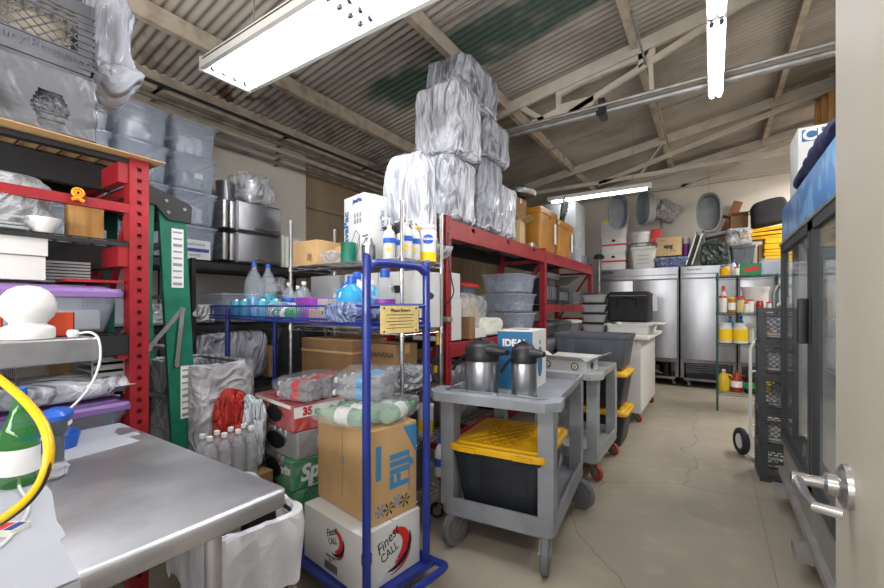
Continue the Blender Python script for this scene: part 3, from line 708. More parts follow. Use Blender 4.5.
def jar(label, loc, r, h, m, capm, lab=None, group=None, **k):
    return bottle(label, loc, [(r * .93, 0), (r, .008), (r, h * .84), (r * .86, h * .9), (r * .84, h)], m, capm, r * .9, h * .1, lab, (.18, .7), name='jar', cat='jar', group=group, **k)

# on the freezers, left to right
x = -1.58
zz = 2.082
for k, (h, lb) in enumerate(((.32, 'white carton with red stripe, lowest of the stack on the freezer'), (.30, 'white carton with red stripe second from bottom on the freezer'), (.14, 'low white carton near the top of the freezer stack'), (.20, 'white carton with yellow mark topmost of the freezer stack'))):
    t = carton(lb, (x + random.uniform(-.01, .01), 8.45, zz), .42, .34, h, whitec, 0, False, group='white cartons stacked on the freezer')
    if h > .25:
        patch((0, -.171, h * .52), .42, .035, '-y', label_r, t, 'red_stripe', .001); patch((.211, 0, h * .52), .34, .035, '+x', label_r, t, 'red_stripe', .001)
        patch((0, -.171, h * .78), .07, .05, '-y', ink, t, 'round_mark', .001, True)
    elif k == 3: patch((-.02, -.171, h - .045), .3, .05, '-y', label_y, t, 'yellow_mark', .001)
    zz += h + .002
# rectangular white waste container with grey handle rim
t = tote('white lidded waste tote between the carton stack and kraft box', (-1.06, 8.42, 2.082), .42, .34, .42, white, white, 0, name='waste_tote', lid_ribs=False)
MB().tube([(-.22, -.2, .36), (-.22, -.21, .44), (-.18, -.21, .46), (.18, -.21, .46), (.22, -.21, .44), (.22, -.2, .36)], .012, 8).obj('handle_rim', dgrey, t)
for k in range(3): patch((0, -.172, .1 + k * .07), .2, .006, '-y', dgrey, t, 'molded_line', .003)
bottle('white plastic bucket wrapped in film on the waste tote', (-1.12, 8.44, 2.505), [(.13, 0), (.15, .2), (.16, .205), (.16, .26), (.15, .26)], white, None, name='bucket', cat='bucket')
t = carton('bright red carton standing on the waste tote', (-.88, 8.5, 2.505), .16, .2, .30, label_r, 8, False); 
t = tote('lavender blue bag covered bin on freezer under the kraft box', (-.62, 8.42, 2.082), .5, .34, .2, bagb, bagb, 0, lid_ribs=False, name='covered_bin')
t = carton('kraft carton with printed mark on the blue wrapped bin', (-.66, 8.42, 2.29), .40, .30, .33, kraft2, 0, True)
text('apg', .10, (0, -.152, .17), '-y', ink, t, bold=.004); text('Foods', .035, (.07, -.152, .09), '-y', ink, t); text('FRESH', .03, (-.09, -.152, .27), '-y', ink, t)
bottle('purple white can beside the kraft carton on the freezer', (-.40, 8.48, 2.29), [(.05, 0), (.05, .22)], label_p, white, .052, .1, name='can', cat='can')
# hanging oval tubs
def oval(label, c, w, h, d, rz):
    t = T('oval_tub', label, 'tub', c, rz, None, (math.radians(90), 0))
    def ov(a, b, z): return [(a / 2 * math.copysign(abs(math.cos(q)) ** .8, math.cos(q)), b / 2 * math.copysign(abs(math.sin(q)) ** .8, math.sin(q)), z) for q in [2 * PI * i / 36 for i in range(36)]]
    MB().loft([ov(w * .78, h * .82, -d), ov(w * .84, h * .86, -d * .95), ov(w * .95, h * .96, 0), ov(w * 1.02, h * 1.02, 0), ov(w * 1.02, h * 1.02, .012), ov(w * .9, h * .92, .012), ov(w * .8, h * .84, -d * .85)]).obj('tub', lead, t)
    MB().tube([(0, h * .5, .0), (0, h * .5 + .3, -.05), (0, h * .5 + .55, -.1)], .003, 5).obj('hanging_wire', galv, t)
    return t
oval('grey oval tub hanging leftmost, over the white cartons', (-1.38, 7.7, 3.05), .34, .62, .14, 28)
oval('grey oval tub hanging turned sideways just right of the first', (-1.0, 7.8, 3.08), .3, .58, .16, -40)
oval('grey oval tub hanging alone above folded grey table', (-.06, 8.35, 3.0), .36, .66, .12, 4)
b = blob(.36, .26, .36, silverb, 'foil_bundle', seed=5, amp=.25, sq=.3); tag(b, 'crumpled silver foil wrapped bundle on the pole above the freezer', 'bundle', (-.80, 8.66, 3.0), 15, None, (0, .5))
tag(MB().cyl((0, 0, 0), (0, 0, .93), .02, 8).obj('metal_pole', galv), 'upright metal pole behind the red carton carrying foil bundle', 'pole', (-.82, 8.78, 2.08))
# folded grey panels
t = T('folded_table', 'dull grey folded table panel leaning beside the hanging tub', 'table', (-.36, 8.75, 2.085), 0, None, (0, math.radians(14)))
MB().rbox(-.02, -.3, 0, .02, .3, .58, .01).obj('panel', lead, t)
for k, x in enumerate((-.40, -.31)):
    t = T('window_screen', ['white framed screen leaning farther left on the freezer', 'white framed screen leaning nearest the green bag'][k], 'frame', (x, 8.42, 2.085), 0, None, (0, math.radians(16)))
    f = MB(); f.box(-.012, -.16, 0, .012, .16, .03); f.box(-.012, -.16, .58, .012, .16, .61); f.box(-.012, -.16, 0, .012, -.13, .61); f.box(-.012, .13, 0, .012, .16, .61); f.obj('frame', white, t, False)
    MB().box(-.004, -.13, .03, .004, .13, .58).obj('screen', lead, t, False)
b = blob(.38, .3, .42, bagd, 'trash_bag', seed=8, amp=.16, pinch=(.6, .3)); tag(b, 'large dark green plastic bag standing on the single door freezer', 'bag', (.02, 8.35, 2.082))
t = T('grey_bench', 'grey folded bench top laid over the bags at back', 'bench', (.12, 8.5, 2.60), 0, None, (0, -math.radians(9)))
MB().rbox(-.28, -.17, 0, .28, .17, .05, .012).obj('top', lead, t); MB().box(-.27, -.16, -.12, -.24, .16, 0).box(.24, -.16, -.12, .27, .16, 0).obj('folded_leg', lead, t, False)
b = blob(.34, .3, .3, film, 'plastic_bag', seed=9, amp=.2); tag(b, 'clear plastic bag bundle beside the dark green bag', 'bag', (.36, 8.35, 2.385))
t = tote('dark grey bin under the clear bag at the back', (.40, 8.4, 2.082), .32, .3, .3, dgrey, None)
t = carton('small brown carton behind yellow signs on freezer', (.64, 8.4, 2.082), .06, .24, .3, dkraft, 0, False)
MB_ = MB().rbox(-.07, -.02, 0, .07, .02, 1.25, .006); tag(MB_.obj('brown_board', bwood), 'reddish brown board leaning up against the back wall', 'board', (-.06, 8.9, 2.085), 0, None, (-.05, .36))
t = carton('open brown carton of papers on the grey bench', (.36, 8.62, 2.66), .24, .22, .26, dkraft, 5, False, True)
b = blob(.56, .3, .42, cloth_b, 'black_bag', seed=4, amp=.1, sq=.35, pinch=(.2, .45)); tag(b, 'slouching black cloth bag on top of the yellow signs', 'bag', (.80, 8.4, 2.70), 0, None, (0, -.18))
for k in range(6):
    x, z, rzk, ty = ((.92, 2.085, 0, 0), (.92, 2.19, 0, 0), (.92, 2.295, 2, 0), (.82, 2.47, -3, -.03), (.74, 2.53, 4, -.05), (.78, 2.60, -3, -.09))[k]
    h_ = (.10, .10, .17, .045, .045, .05)[k]
    lb = ['yellow floor sign lowest of the stack on back cabinet', 'yellow floor sign second from bottom of the stack', 'thick bundle of yellow floor signs in mid stack', 'yellow floor sign lying flat above the bundle', 'yellow floor sign sticking out farthest left', 'yellow floor sign topmost under the black bag'][k]
    t = T('wet_floor_sign', lb, 'sign', (x, 8.38, z), rzk, 'yellow folding floor signs', (0, ty)); wd = (.5, .5, .5, .62, .72, .62)[k]
    q = MB(); q.rbox(-wd / 2, -.15, 0, wd / 2, .15, h_ * .48, .012); q.obj('front_panel', yel2, t); q = MB(); q.rbox(-wd / 2 + .01, -.15, h_ * .52, wd / 2, .15, h_, .012); q.obj('rear_panel', yel2, t)

# ---------------------------------------------------------------- green wire shelving with condiments
def wire_deck(m, x0, y0, x1, y1, z, lip=.03, step=.025, r=.002):
    for zz in (z, z - lip):
        m.tube([(x0, y0, zz), (x1, y0, zz), (x1, y1, zz), (x0, y1, zz)], .003, 4, True)
    for (a, b_) in (((x0, y0), (x1, y0)), ((x1, y0), (x1, y1)), ((x1, y1), (x0, y1)), ((x0, y1), (x0, y0))):
        L = math.hypot(b_[0] - a[0], b_[1] - a[1]); n = max(2, int(L / .05))
        m.tube([(a[0] + (b_[0] - a[0]) * k / n, a[1] + (b_[1] - a[1]) * k / n, z if k % 2 else z - lip) for k in range(n + 1)], .0016, 3)
    n = int((x1 - x0) / step)
    for k in range(1, n): m.tube([(x0 + (x1 - x0) * k / n, y0, z + .001), (x0 + (x1 - x0) * k / n, y1, z + .001)], r, 3)
    for k in range(1, 3): m.tube([(x0, y0 + (y1 - y0) * k / 3, z - .003), (x1, y0 + (y1 - y0) * k / 3, z - .003)], .003, 4)
    return m
def wire_shelving(label, x0, y0, x1, y1, zs, H, m, cast=False, post_r=.0125, low=.0):
    t = T('wire_shelving', label, 'shelving', ((x0 + x1) / 2, (y0 + y1) / 2, 0)); w, d = (x1 - x0) / 2, (y1 - y0) / 2
    for a in (-1, 1):
        for b_ in (-1, 1):
            p = MB(); p.cyl((a * w, b_ * d, .1 if cast else 0), (a * w, b_ * d, H), post_r, 10); p.lathe([(post_r + .001, H), (post_r + .001, H + .01), (.004, H + .014)], 10, (a * w, b_ * d, 0))
            for z in zs: p.lathe([(post_r + .006, z - .035), (post_r + .004, z + .005)], 10, (a * w, b_ * d, 0))
            p.obj('post', m, t)
            if cast: caster(t, a * w, b_ * d, .12, .05, 30)
    for z in zs: wire_deck(MB(), -w, -d, w, d, z).obj('wire_shelf', m, t, False)
    return t
GX0, GX1, GY0, GY1 = .05, .72, 6.6, 7.05
wire_shelving('dark green wire shelving of condiments near the back wall', GX0, GY0, GX1, GY1, (.25, .90, 1.31, 1.80), 1.83, dgreen)
gz = lambda z: z + .004
Y_ = 6.72
jar('yellow tub with blue lid at left end of the top green shelf', (.13, Y_, gz(1.8)), .055, .13, yel, label_b)
bottle('white bottle with blue cap on top green shelf', (.23, Y_ + .08, gz(1.8)), P(.03, .19), white, label_b, .016, .03)
jar('small white jar with red lid on the top green shelf', (.26, Y_ - .06, gz(1.8)), .03, .1, white, label_r)
t = carton('green and red carton on top green shelf', (.41, Y_, gz(1.8)), .22, .14, .15, spgreen, 0, False); patch((.01, -.0715, .075), .16, .06, '-y', label_r, t, 'red_mark', .001, rot=12)
tote('clear grey bin at right end of the top green shelf', (.61, Y_ + .02, gz(1.8)), .18, .28, .2, clearb, None, r=.02)
bottle('orange capped spray bottle standing on second green shelf left', (.12, Y_ + .1, gz(1.31)), P(.04, .3), white, orange, .02, .06, orange, (.1, .3))
bottle('white bucket at rear of the second green shelf', (.47, 6.88, gz(1.31)), [(.13, 0), (.15, .30), (.157, .30), (.157, .34), (.15, .34)], white, None, name='bucket', cat='bucket')
col = [(cream, label_r, 'white jar with red lid at left front of second green shelf', .05), (amber, label_y, 'honey coloured jar with yellow lid on second green shelf', .042), (crumb, label_r, 'tan jar with red lid in second shelf middle', .045), (cream, label_r, 'cream jar with red lid right of the tan jar', .042), (oilr, label_r, 'dark red jar at second green shelf right', .04), (white, label_r, 'small white jar with red lid near the right post', .035)]
for k, (m_, c_, lb, r_) in enumerate(col): jar(lb, (.11 + k * .098, Y_ - .06, gz(1.31)), r_, .2 - k * .015, m_, c_, label_w if k in (1, 3) else None)
jar('clear jar behind the tan jar on second green shelf', (.29, Y_ + .07, gz(1.31)), .045, .2, clear, label_r); jar('red sauce jar behind the cream jar on second shelf', (.4, Y_ + .03, gz(1.31)), .03, .15, oilr, white)
for k, lb in enumerate(('big white tub with yellow label at left of the third green shelf', 'big white tub with yellow label, second on the third green shelf')):
    bottle(lb, (.14 + k * .165, Y_, gz(.9)), [(.07, 0), (.08, .01), (.08, .2), (.065, .235), (.065, .25)], cream, white, .068, .02, label_y, (.15, .75), name='jar', cat='jar')
for k in range(2): bottle(['blue capped bottle behind tubs on third green shelf, left one', 'blue capped bottle behind tubs on third green shelf, right one'][k], (.2 + k * .12, 6.93, gz(.9)), P(.045, .33), soapb, label_b, .02, .03)
bottle('clear jug with pale cap on the third green shelf', (.49, Y_ + .05, gz(.9)), P(.07, .27), pet, white, .02, .02, handle=True)
t = carton('small yellow carton at front of the third green shelf', (.6, Y_ - .03, gz(.9)), .11, .1, .15, yel, 0, False); patch((0, -.051, .05), .1, .03, '-y', label_r, t, 'red_mark', .001)
jar('small blue lidded jar beside the yellow carton', (.48, Y_ - .09, gz(.9)), .035, .09, white, soapb)
for k, (m_, lb, c_) in enumerate(((oil, 'jug of yellow oil at left of the bottom green shelf', white), (oilr, 'jug of dark red sauce on the bottom green shelf', oilr), (cola, 'jug of black sauce with green label on bottom shelf', black), (oil, 'jug of pale yellow liquid right of the black sauce', white))):
    bottle(lb, (.12 + k * .145, Y_ + .02 * (k % 2), gz(.25)), [(.06, 0), (.068, .01), (.068, .17), (.05, .22), (.02, .25), (.018, .27)], m_, c_, .022, .02, label_g if k == 2 else (label_w if k == 1 else None), (.25, .55), name='jug', cat='jug', handle=True)
# ---------------------------------------------------------------- red pallet racks
def rack_post(m, x, y, H, face=1, w=.076, d=.07):
    """perforated upright; slotted face on +x"""
    xf = x
    m.box(xf - d, y, 0, xf - .003, y + .003, H); m.box(xf - d, y + w - .003, 0, xf - .003, y + w, H)
    m.box(xf - .003, y, 0, xf, y + w * .5 - .009, H); m.box(xf - .003, y + w * .5 + .009, 0, xf, y + w, H)
    z = .04
    while z < H: 
        m.box(xf - .003, y + w * .5 - .0095, z + .018, xf, y + w * .5 + .0095, min(z + .0508, H)); z += .0508
    m.box(xf - .02, y - .0, 0, xf - .017, y + w, H)
def frame(t, x0, x1, y, H, dark=None):
    for x in (x1, x0 + .07):
        m = MB(); rack_post(m, x, y, H); m.box(x - .08, y - .01, 0, x + .01, y + .09, .006); m.obj('upright', red, t, False)
    b = MB()
    for z in (.25, H - .16, H * .55): b.box(x0 + .07, y + .02, z - .02, x1 - .07, y + .06, z + .02)
    zs = [.25, H * .55, H - .16]
    b.bar((x0 + .07, y + .04, .27), (x1 - .07, y + .04, H * .55 - .02), .03, .03); b.bar((x0 + .07, y + .04, H * .55), (x1 - .07, y + .04, H - .18), .03, .03)
    b.obj('frame_brace', red, t, False)
def rack_shelf(t, x0, x1, ya, yb, z, beam=.11, wire=True, back=blackm, front=red):
    f = MB(); f.box(x1 - .045, ya, z - beam, x1 - .005, yb, z - .018); f.box(x1 - .02, ya, z - beam, x1 - .002, yb, z); f.obj('front_beam', front, t, False)
    b = MB(); b.box(x0 + .005, ya, z - beam, x0 + .045, yb, z - .018); b.box(x0 + .002, ya, z - beam, x0 + .02, yb, z); b.obj('rear_beam', back, t, False)
    if wire:
        m = MB(); xa, xb = x0 + .022, x1 - .022; n = int((yb - ya) / .06)
        for k in range(n + 1):
            y = ya + (yb - ya) * k / n; m.box(xa, y - .002, z - .018, xb, y + .002, z - .014)
        for k in range(7):
            x = xa + (xb - xa) * k / 6; m.box(x - .002, ya, z - .014, x + .002, yb, z - .010)
        m.obj('wire_deck', blackm, t, False)
        for k in range(3):
            y = ya + (yb - ya) * (k + .5) / 3; MB().box(xa - .02, y - .03, z - .05, xb + .02, y + .03, z - .02).obj('deck_support', blackm, t, False)
RX0, RX1 = -2.43, -1.77
t = T('pallet_rack', 'long red steel pallet rack running back along the aisle', 'rack', (0, 0, 0))
for y in (2.74, 5.03, 7.42): frame(t, RX0, RX1, y, 2.13)
for ya, yb in ((2.816, 5.03), (5.106, 7.42)): rack_shelf(t, RX0, RX1, ya, yb, 2.10, .15)
rack_shelf(t, RX0, RX1, 2.816, 5.03, 1.10, .12); rack_shelf(t, RX0, RX1, 5.106, 7.42, 1.42, .10); rack_shelf(t, RX0, RX1, 5.106, 7.42, .76, .12); rack_shelf(t, RX0, RX1, 2.816, 5.03, .35, .12)
MB().bar((-1.83, 5.0, .9), (-1.83, 4.3, .4), .04, .04).obj('knee_brace', red, t, False)
Lx0, Lx1 = -2.85, -2.22
t = T('pallet_rack', 'red and black pallet rack at far left behind the steel table', 'rack', (0, 0, 0))
frame(t, Lx0, Lx1, .775, 2.10); frame(t, Lx0, Lx1, -1.5, 2.10)
for z in (2.08, 1.70, 1.28, .82):
    b = MB(); b.box(Lx0 + .005, -1.42, z - .14, Lx0 + .045, .775, z - .012); b.obj('rear_beam', blackm, t, False)
    MB().box(-2.475, -1.42, z - .125, -2.43, .772, z - .013).obj('deck_support', blackm, t, False)
    MB().box(Lx1 - .035, -1.42, z - (.03 if z > 1.5 else .1), Lx1 - .005, .775, z - .012).obj('front_beam', blackm, t, False)
    q = MB(); q.box(Lx0 + .05, .735, z - .12, Lx1 - .01, .774, z - .03); q.obj('side_brace', red, t, False)
    m = MB()
    for k in range(34):
        y = -1.42 + 2.19 * k / 33; m.box(Lx0 + .02, y - .0025, z - .012, Lx1 - .005, y + .0025, z - .007)
    for k in range(7):
        x = Lx0 + .03 + .57 * k / 6; m.box(x - .0025, -1.42, z - .007, x + .0025, .772, z - .002)
    m.obj('wire_deck', blackm, t, False)
MB().box(Lx1 - .03, -1.42, 1.825, Lx1 - .002, .775, 1.865).obj('tie_bar', red, t, False)

# -- on the left rack, top
o = crate_mb(.34, .34, .30).obj('milk_crate', crate_m, smooth=False); tag(o, 'big grey milk crate topmost at upper left of the left rack', 'crate', (-2.38, .47, 2.375), 0)
text('Dairy Property', .05, (.175, 0, .05), '+x', crate_m, o)
MB().box(.1675, -.12, .03, .1705, .12, .075).obj('solid_band', crate_m, o, False)
o2 = crate_mb(.34, .34, .28).obj('milk_crate', crate_m, smooth=False); tag(o2, 'grey milk crate wrapped in grey bag under the topmost left crate', 'crate', (-2.38, .47, 2.09), 0)
# wrap around the lower crate: sheet with an open tear
mb = MB(); NX, NZ = 110, 44; hw = .176
for iz in range(NZ + 1):
    for ix in range(NX + 1):
        s_ = -1.3 + 2.6 * ix / NX; z = .005 + .25 * iz / NZ
        if s_ < -.65: p = Vector((-(s_ + .65) * -.36 + hw, -hw, z)); p.x = hw - (-.65 - s_) * .5
        elif s_ > .65: p = Vector((hw - (s_ - .65) * .5, hw, z))
        else: p = Vector((hw, s_ / .65 * hw, z))
        a = noise.noise(Vector((s_ * 4, z * 18, 1))) * .010 + noise.noise(Vector((s_ * 14 + z * 30, z * 5, 4))) * .004 + .006
        if abs(s_) <= .65: p.x += a
        else: p.y += math.copysign(a, s_)
        mb.v.append(tuple(p))
for iz in range(NZ):
    for ix in range(NX):
        s_ = -1.3 + 2.6 * (ix + .5) / NX; z = (iz + .5) / NZ
        if abs(s_ - .12) < .20 * (1.1 - abs(z - .35) * 1.6) and .02 < z < .62: continue
        p = iz * (NX + 1) + ix; mb.f.append((p, p + 1, p + NX + 2, p + NX + 1))
o = mb.obj('bag_wrap', filmg, ang=70); tag(o, 'grey plastic bag stretched round the lower left crate with a torn hole', 'bag', (-2.38, .47, 2.095))
for k, (dx, dz) in enumerate(((-.03, 2.40), (.0, 2.105))):
    b = blob(.27, .27, .2, beige if k == 0 else film, 'bundle', seed=20 + k, amp=.15); tag(b, ['beige cloth bundle inside the topmost left milk crate', 'clear film bundle inside the bag wrapped left crate'][k], 'bundle', (-2.38 + dx, .47, dz))
b = blob(.42, .26, .62, filmk, 'plastic_bag', seed=31, amp=.3, sq=.7, pinch=(-.4, .5)); tag(b, 'loose shiny clear plastic hanging beside the topmost left crate', 'bag', (-2.5, .77, 2.36), 0)
m = MB().box(-.40, -.72, 0, .34, .34, .004); m.box(-.34, -.6, .005, .3, .30, .009)
tag(m.obj('cardboard_sheet', kraft, smooth=False), 'flat tan cardboard sheets lying on top deck of the left rack', 'cardboard', (-2.50, .55, 2.079), 3)
m = MB().lathe([(.035, 0), (.05, 0), (.05, .05), (.035, .05), (.035, 0)], 26, cap0=False, cap1=False)
tag(m.obj('tape_roll', silverc), 'silver duct tape roll standing by the torn bag on left rack', 'tape', (-2.22 + .03, .30, 2.15), 0, None, (0, math.radians(80)))
# left rack shelf at 1.70
m = MB()
for k in range(15): m.rbox(-.2, -.42 + random.uniform(-.01, .01), k * .014, .2, .34 - .02 * (k % 3), k * .014 + .011, .03)
tag(m.obj('tray_stack', grey2), 'stack of pale grey flat trays on the upper left shelf', 'trays', (-2.45, .12, 1.70))
b = blob(.42, .8, .23, film, 'plastic_bag', seed=2, amp=.12, sq=.3); tag(b, 'crumpled clear bag pulled over the pale grey trays', 'bag', (-2.45, .14, 1.70))
tag(MB().rbox(-.02, -.07, 0, .02, .07, .17, .008).obj('wood_block', wood), 'pine wood block standing behind the red tie bar', 'block', (-2.42, .67, 1.70), 10)
m = MB(); m.tube([(0, .028 * math.cos(q * PI / 10), .028 * math.sin(q * PI / 10)) for q in range(20)], .008, 8, True); m.tube([(0, .014 * math.cos(q * PI / 6), .014 * math.sin(q * PI / 6)) for q in range(12)], .008, 6, True); m.tube([(0, -.03, -.045), (0, .0, -.035), (0, .03, -.05)], .012, 6)
tag(m.obj('tape_ring', orange2), 'orange ring of tape hung on the red tie bar', 'tape', (-2.21, .59, 1.872)); bpy.context.scene.objects['tape_ring'].scale = (.65, .65, .65)
m = MB().lathe([(.001, 0), (.03, 0), (.06, .05), (.062, .06), (.056, .06), (.03, .01)], 24, cap0=False); tag(m.obj('white_bowl', white), 'small white bowl lying beside the wood block', 'bowl', (-2.3, .50, 1.70))
t = carton('small white carton with blue print near the right rack post', (-2.62, .73, 1.70), .16, .1, .08, whitec, 10, False); patch((.0, -.0515, .04), .1, .03, '-y', inkn, t, 'blue_print', .001)
# left rack shelf at 1.28
pt = tote('clear tote with purple lid on the left rack shelf', (-2.48, .43, 1.285), .48, .62, .215, clearb, purple, 0, taper=.9, lid_ribs=False)
MB().rbox(-.19, -.26, .012, .19, .26, .10, .01).obj('paper_contents', white, pt)
t = carton('white flat box resting on purple lid at far left', (-2.40, .22, 1.503), .3, .56, .095, whitec, 0, False)
t = carton('white flat box stacked on the lower white box far left', (-2.39, .225, 1.60), .3, .56, .09, whitec, 0, False)
m = MB()
for k in range(7): m.box(-.12, -.09, k * .014, .12, .09, k * .014 + .010)
tag(m.obj('tray_stack', grey2, smooth=False), 'short stack of grey trays beside white boxes on purple lid', 'trays', (-2.5, .60, 1.503), -6)
tag(MB().box(-.1, -.1, 0, .1, .1, .012).obj('red_folder', red, smooth=False), 'dark red flat folder on the purple lid near post', 'folder', (-2.34, .66, 1.503))
# left rack shelf at .82
tote('clear tote with purple lid low behind the table', (-2.46, .46, .823), .46, .62, .17, clearb, purple, 0, taper=.9, lid_ribs=False)
b = blob(.4, .5, .1, filmw, 'plastic_bag', seed=14, amp=.2); tag(b, 'white plastic film heaped on the low purple lidded tote', 'bag', (-2.42, .55, .99))
t = carton('brown carton leaning open under the left shelf', (-2.52, .12, 1.02), .3, .28, .16, dkraft, 14, False, True)
t = carton('tan folder box standing behind clutter below the left shelf', (-2.6, .68, 1.0), .05, .2, .2, kraft, 0, False)
t = T('wire_basket', 'metal wire basket of utensils below the purple lidded tote', 'basket', (-2.44, .33, 1.06)); m = MB()
for z in (0, .04, .09): m.tube([(-.11, -.1, z), (.11, -.1, z), (.11, .1, z), (-.11, .1, z)], .003, 4, True)
for k in range(8): m.tube([(-.11 + k * .031, -.1, .09), (-.11 + k * .031, -.1, 0), (-.11 + k * .031, .1, 0), (-.11 + k * .031, .1, .09)], .002, 3)
m.obj('basket', chrome, t, False); MB().cyl((-.05, -.05, .02), (.08, .06, .14), .008, 8).obj('utensil_handle', black, t)
m = MB().rbox(-.07, -.12, 0, .07, .12, .06, .02); tag(m.obj('green_tray', spgreen), 'small green plastic tray behind the scanner', 'tray', (-2.35, .2, .99))
t = T('rolled_rack', 'grey plastic rack leaning against the right post under the shelf', 'rack', (-2.4, .72, .995)); m = MB()
for k in range(6): m.box(-.12, -.06, .0 + k * .035, .12, .05, .012 + k * .035)
m.box(-.12, -.065, 0, -.11, .055, .2).box(.11, -.065, 0, .12, .055, .2); m.obj('rack_body', grey2, t, False)

# ---------------------------------------------------------------- steel work table
TX0, TX1, TY0, TY1, TZ = -2.12, -.978, -.9, .71, .90
t = T('work_table', 'stainless steel work table in the left foreground with paper covering', 'table', (0, 0, 0))
m = MB(); m.loft([rr(TX1 - TX0 - .01, TY1 - TY0 - .01, .02, TZ - .05, 4, (TX0 + TX1) / 2, (TY0 + TY1) / 2), rr(TX1 - TX0, TY1 - TY0, .022, TZ - .045, 4, (TX0 + TX1) / 2, (TY0 + TY1) / 2), rr(TX1 - TX0, TY1 - TY0, .022, TZ - .006, 4, (TX0 + TX1) / 2, (TY0 + TY1) / 2), rr(TX1 - TX0 - .012, TY1 - TY0 - .012, .02, TZ, 4, (TX0 + TX1) / 2, (TY0 + TY1) / 2)])
m.obj('tabletop', tsteel, t, ang=50)
for (x, y) in ((-1.12, .58), (-2.0, .62), (-1.06, -.8), (-2.0, -.8)):
    l = MB().cyl((x, y, .03), (x, y, TZ - .05), .021, 16); l.lathe([(.018, 0), (.026, .02), (.02, .05)], 14, (x, y, 0)); l.obj('leg', tsteel, t)
MB().rbox(TX0 + .06, TY0 + .05, .22, TX1 - .06, .50, .25, .01).obj('undershelf', galv, t)
for y in (.12, -.8): MB().cyl((-1.98, y, TZ), (-1.98, y, 1.21), .018, 12).obj('shelf_support', tsteel, t)
MB().rbox(-2.14, -.9, 1.21, -1.79, .54, 1.29, .008).obj('overshelf', tsteel, t)
def pz(u, v, Z):
    l = (u - 442) / FPX; s_, c_ = math.sin(THETA), math.cos(THETA); d = (CAMZ - Z) * FPX / (v - 306)
    return (d * (-s_ + c_ * l), d * (c_ + s_ * l))
front = [(-.972, .262), pz(60, 541, .9), pz(66, 536, .9), pz(62, 528, .9), pz(57, 522, .9), pz(52, 492, .9), pz(45, 484, .9), pz(37, 469, .9), pz(60, 463, .9), pz(100, 452, .9), pz(140, 441, .9), pz(128, 437, .9), pz(141, 434, .9), pz(133, 432, .9), pz(120, 436, .9), pz(114, 433, .9), pz(118, 428, .9), pz(128, 427, .9), pz(138, 425, .9), pz(143, 423, .9), (-1.99, .702), (-2.115, .702), (-2.115, -.89), (-.972, -.89)]
front = [(x, min(y, .702)) for x, y in front]
m = MB(); m.prism(front, TZ + .0003, TZ + .0012); m.box(-.97, -.89, TZ - .045, -.9685, .262, TZ - .004)
m.obj('paper_covering', paper, t, False)
# things on the table
t = T('globe_lamp', 'white round globe on a flared base on the over-shelf', 'lamp', (-1.88, .375, 1.292))
MB().lathe([(.064, 0), (.066, .004), (.066, .034), (.062, .04), (.047, .046), (.044, .052), (.05, .058), (.063, .075), (.069, .1), (.069, .118), (.062, .142), (.048, .16), (.028, .172), (.001, .176)], 36, cap1=False).obj('globe', white, t)
def binn(label, y, m_):
    t = T('parts_bin', label, 'bin', (-2.02, y, 1.292), 180); b = MB()
    side = [(-.09, 0), (.09, 0), (.11, .04), (.07, .05), (.02, .085), (-.09, .085)]
    for s_ in (-.055, .052): b.prism(side, s_, s_ + .003, 'y')
    b.box(-.09, -.055, 0, .09, .055, .003); b.box(-.09, -.055, 0, -.087, .055, .085); b.loft([[(.088, -.055, 0), (.088, .055, 0), (.091, .055, 0), (.091, -.055, 0)], [(.108, -.055, .04), (.108, .055, .04), (.111, .055, .04), (.111, -.055, .04)]])
    b.obj('bin_body', m_, t, False); return t
binn('orange red open parts bin behind the white globe', .45, orange); binn('orange red open parts bin at the left edge behind globe', .27, orange)
t = T('power_plug', 'white round plug with a cord on the end of the over-shelf', 'plug', (-1.83, .475, 1.292))
MB().lathe([(.001, 0), (.014, .002), (.018, .014), (.014, .026), (.001, .028)], 18, cap0=False, cap1=False).obj('plug_body', white, t)
m = MB(); pts = [(-1.82, .49, 1.306), (-1.80, .515, 1.308), (-1.775, .53, 1.28), (-1.772, .53, 1.2), (-1.76, .49, 1.11), (-1.74, .40, 1.02), (-1.68, .34, .96), (-1.60, .30, .912), (-1.40, .28, .906), (-1.22, .20, .906), (-1.13, .08, .906), (-1.12, -.02, .906), (-1.18, -.04, .906), (-1.19, .0, .906), (-1.12, .03, .906), (-1.05, -.05, .906)]
def smooth(p, k=6):
    out = []; Pn = [Vector(q) for q in p]
    for i in range(len(Pn) - 1):
        a, b_, c_, d_ = Pn[max(0, i - 1)], Pn[i], Pn[i + 1], Pn[min(len(Pn) - 1, i + 2)]
        for q in range(k):
            s_ = q / k; out.append(.5 * ((2 * b_) + (c_ - a) * s_ + (2 * a - 5 * b_ + 4 * c_ - d_) * s_ ** 2 + (3 * b_ - a - 3 * c_ + d_) * s_ ** 3))
    return out + [Pn[-1]]
m.tube(smooth(pts), .0038, 8); m.v = [(x + 1.83, y - .475, z - 1.292) for x, y, z in m.v]; m.obj('cord', white, t)
bottle('tall green glass water bottle with blue white label on table', (-1.62, .305, .902), [(.038, 0), (.042, .006), (.042, .13), (.036, .16), (.02, .20), (.014, .235), (.015, .25)], glassg, label_b, .016, .02, label_w, (.14, .42), n=28)
t = T('barcode_scanner', 'grey and blue handheld scanner standing behind green bottle', 'scanner', (-1.66, .39, .902), 60)
m = MB(); m.rbox(-.02, -.016, 0, .02, .016, .115, .012); m.obj('handle', dgrey, t)
m = MB(); m.loft([rr(.05, .035, .012, .11), rr(.062, .06, .02, .125), rr(.066, .09, .02, .15), rr(.062, .1, .02, .172), rr(.04, .08, .015, .182)]); m.obj('head', dgrey, t)
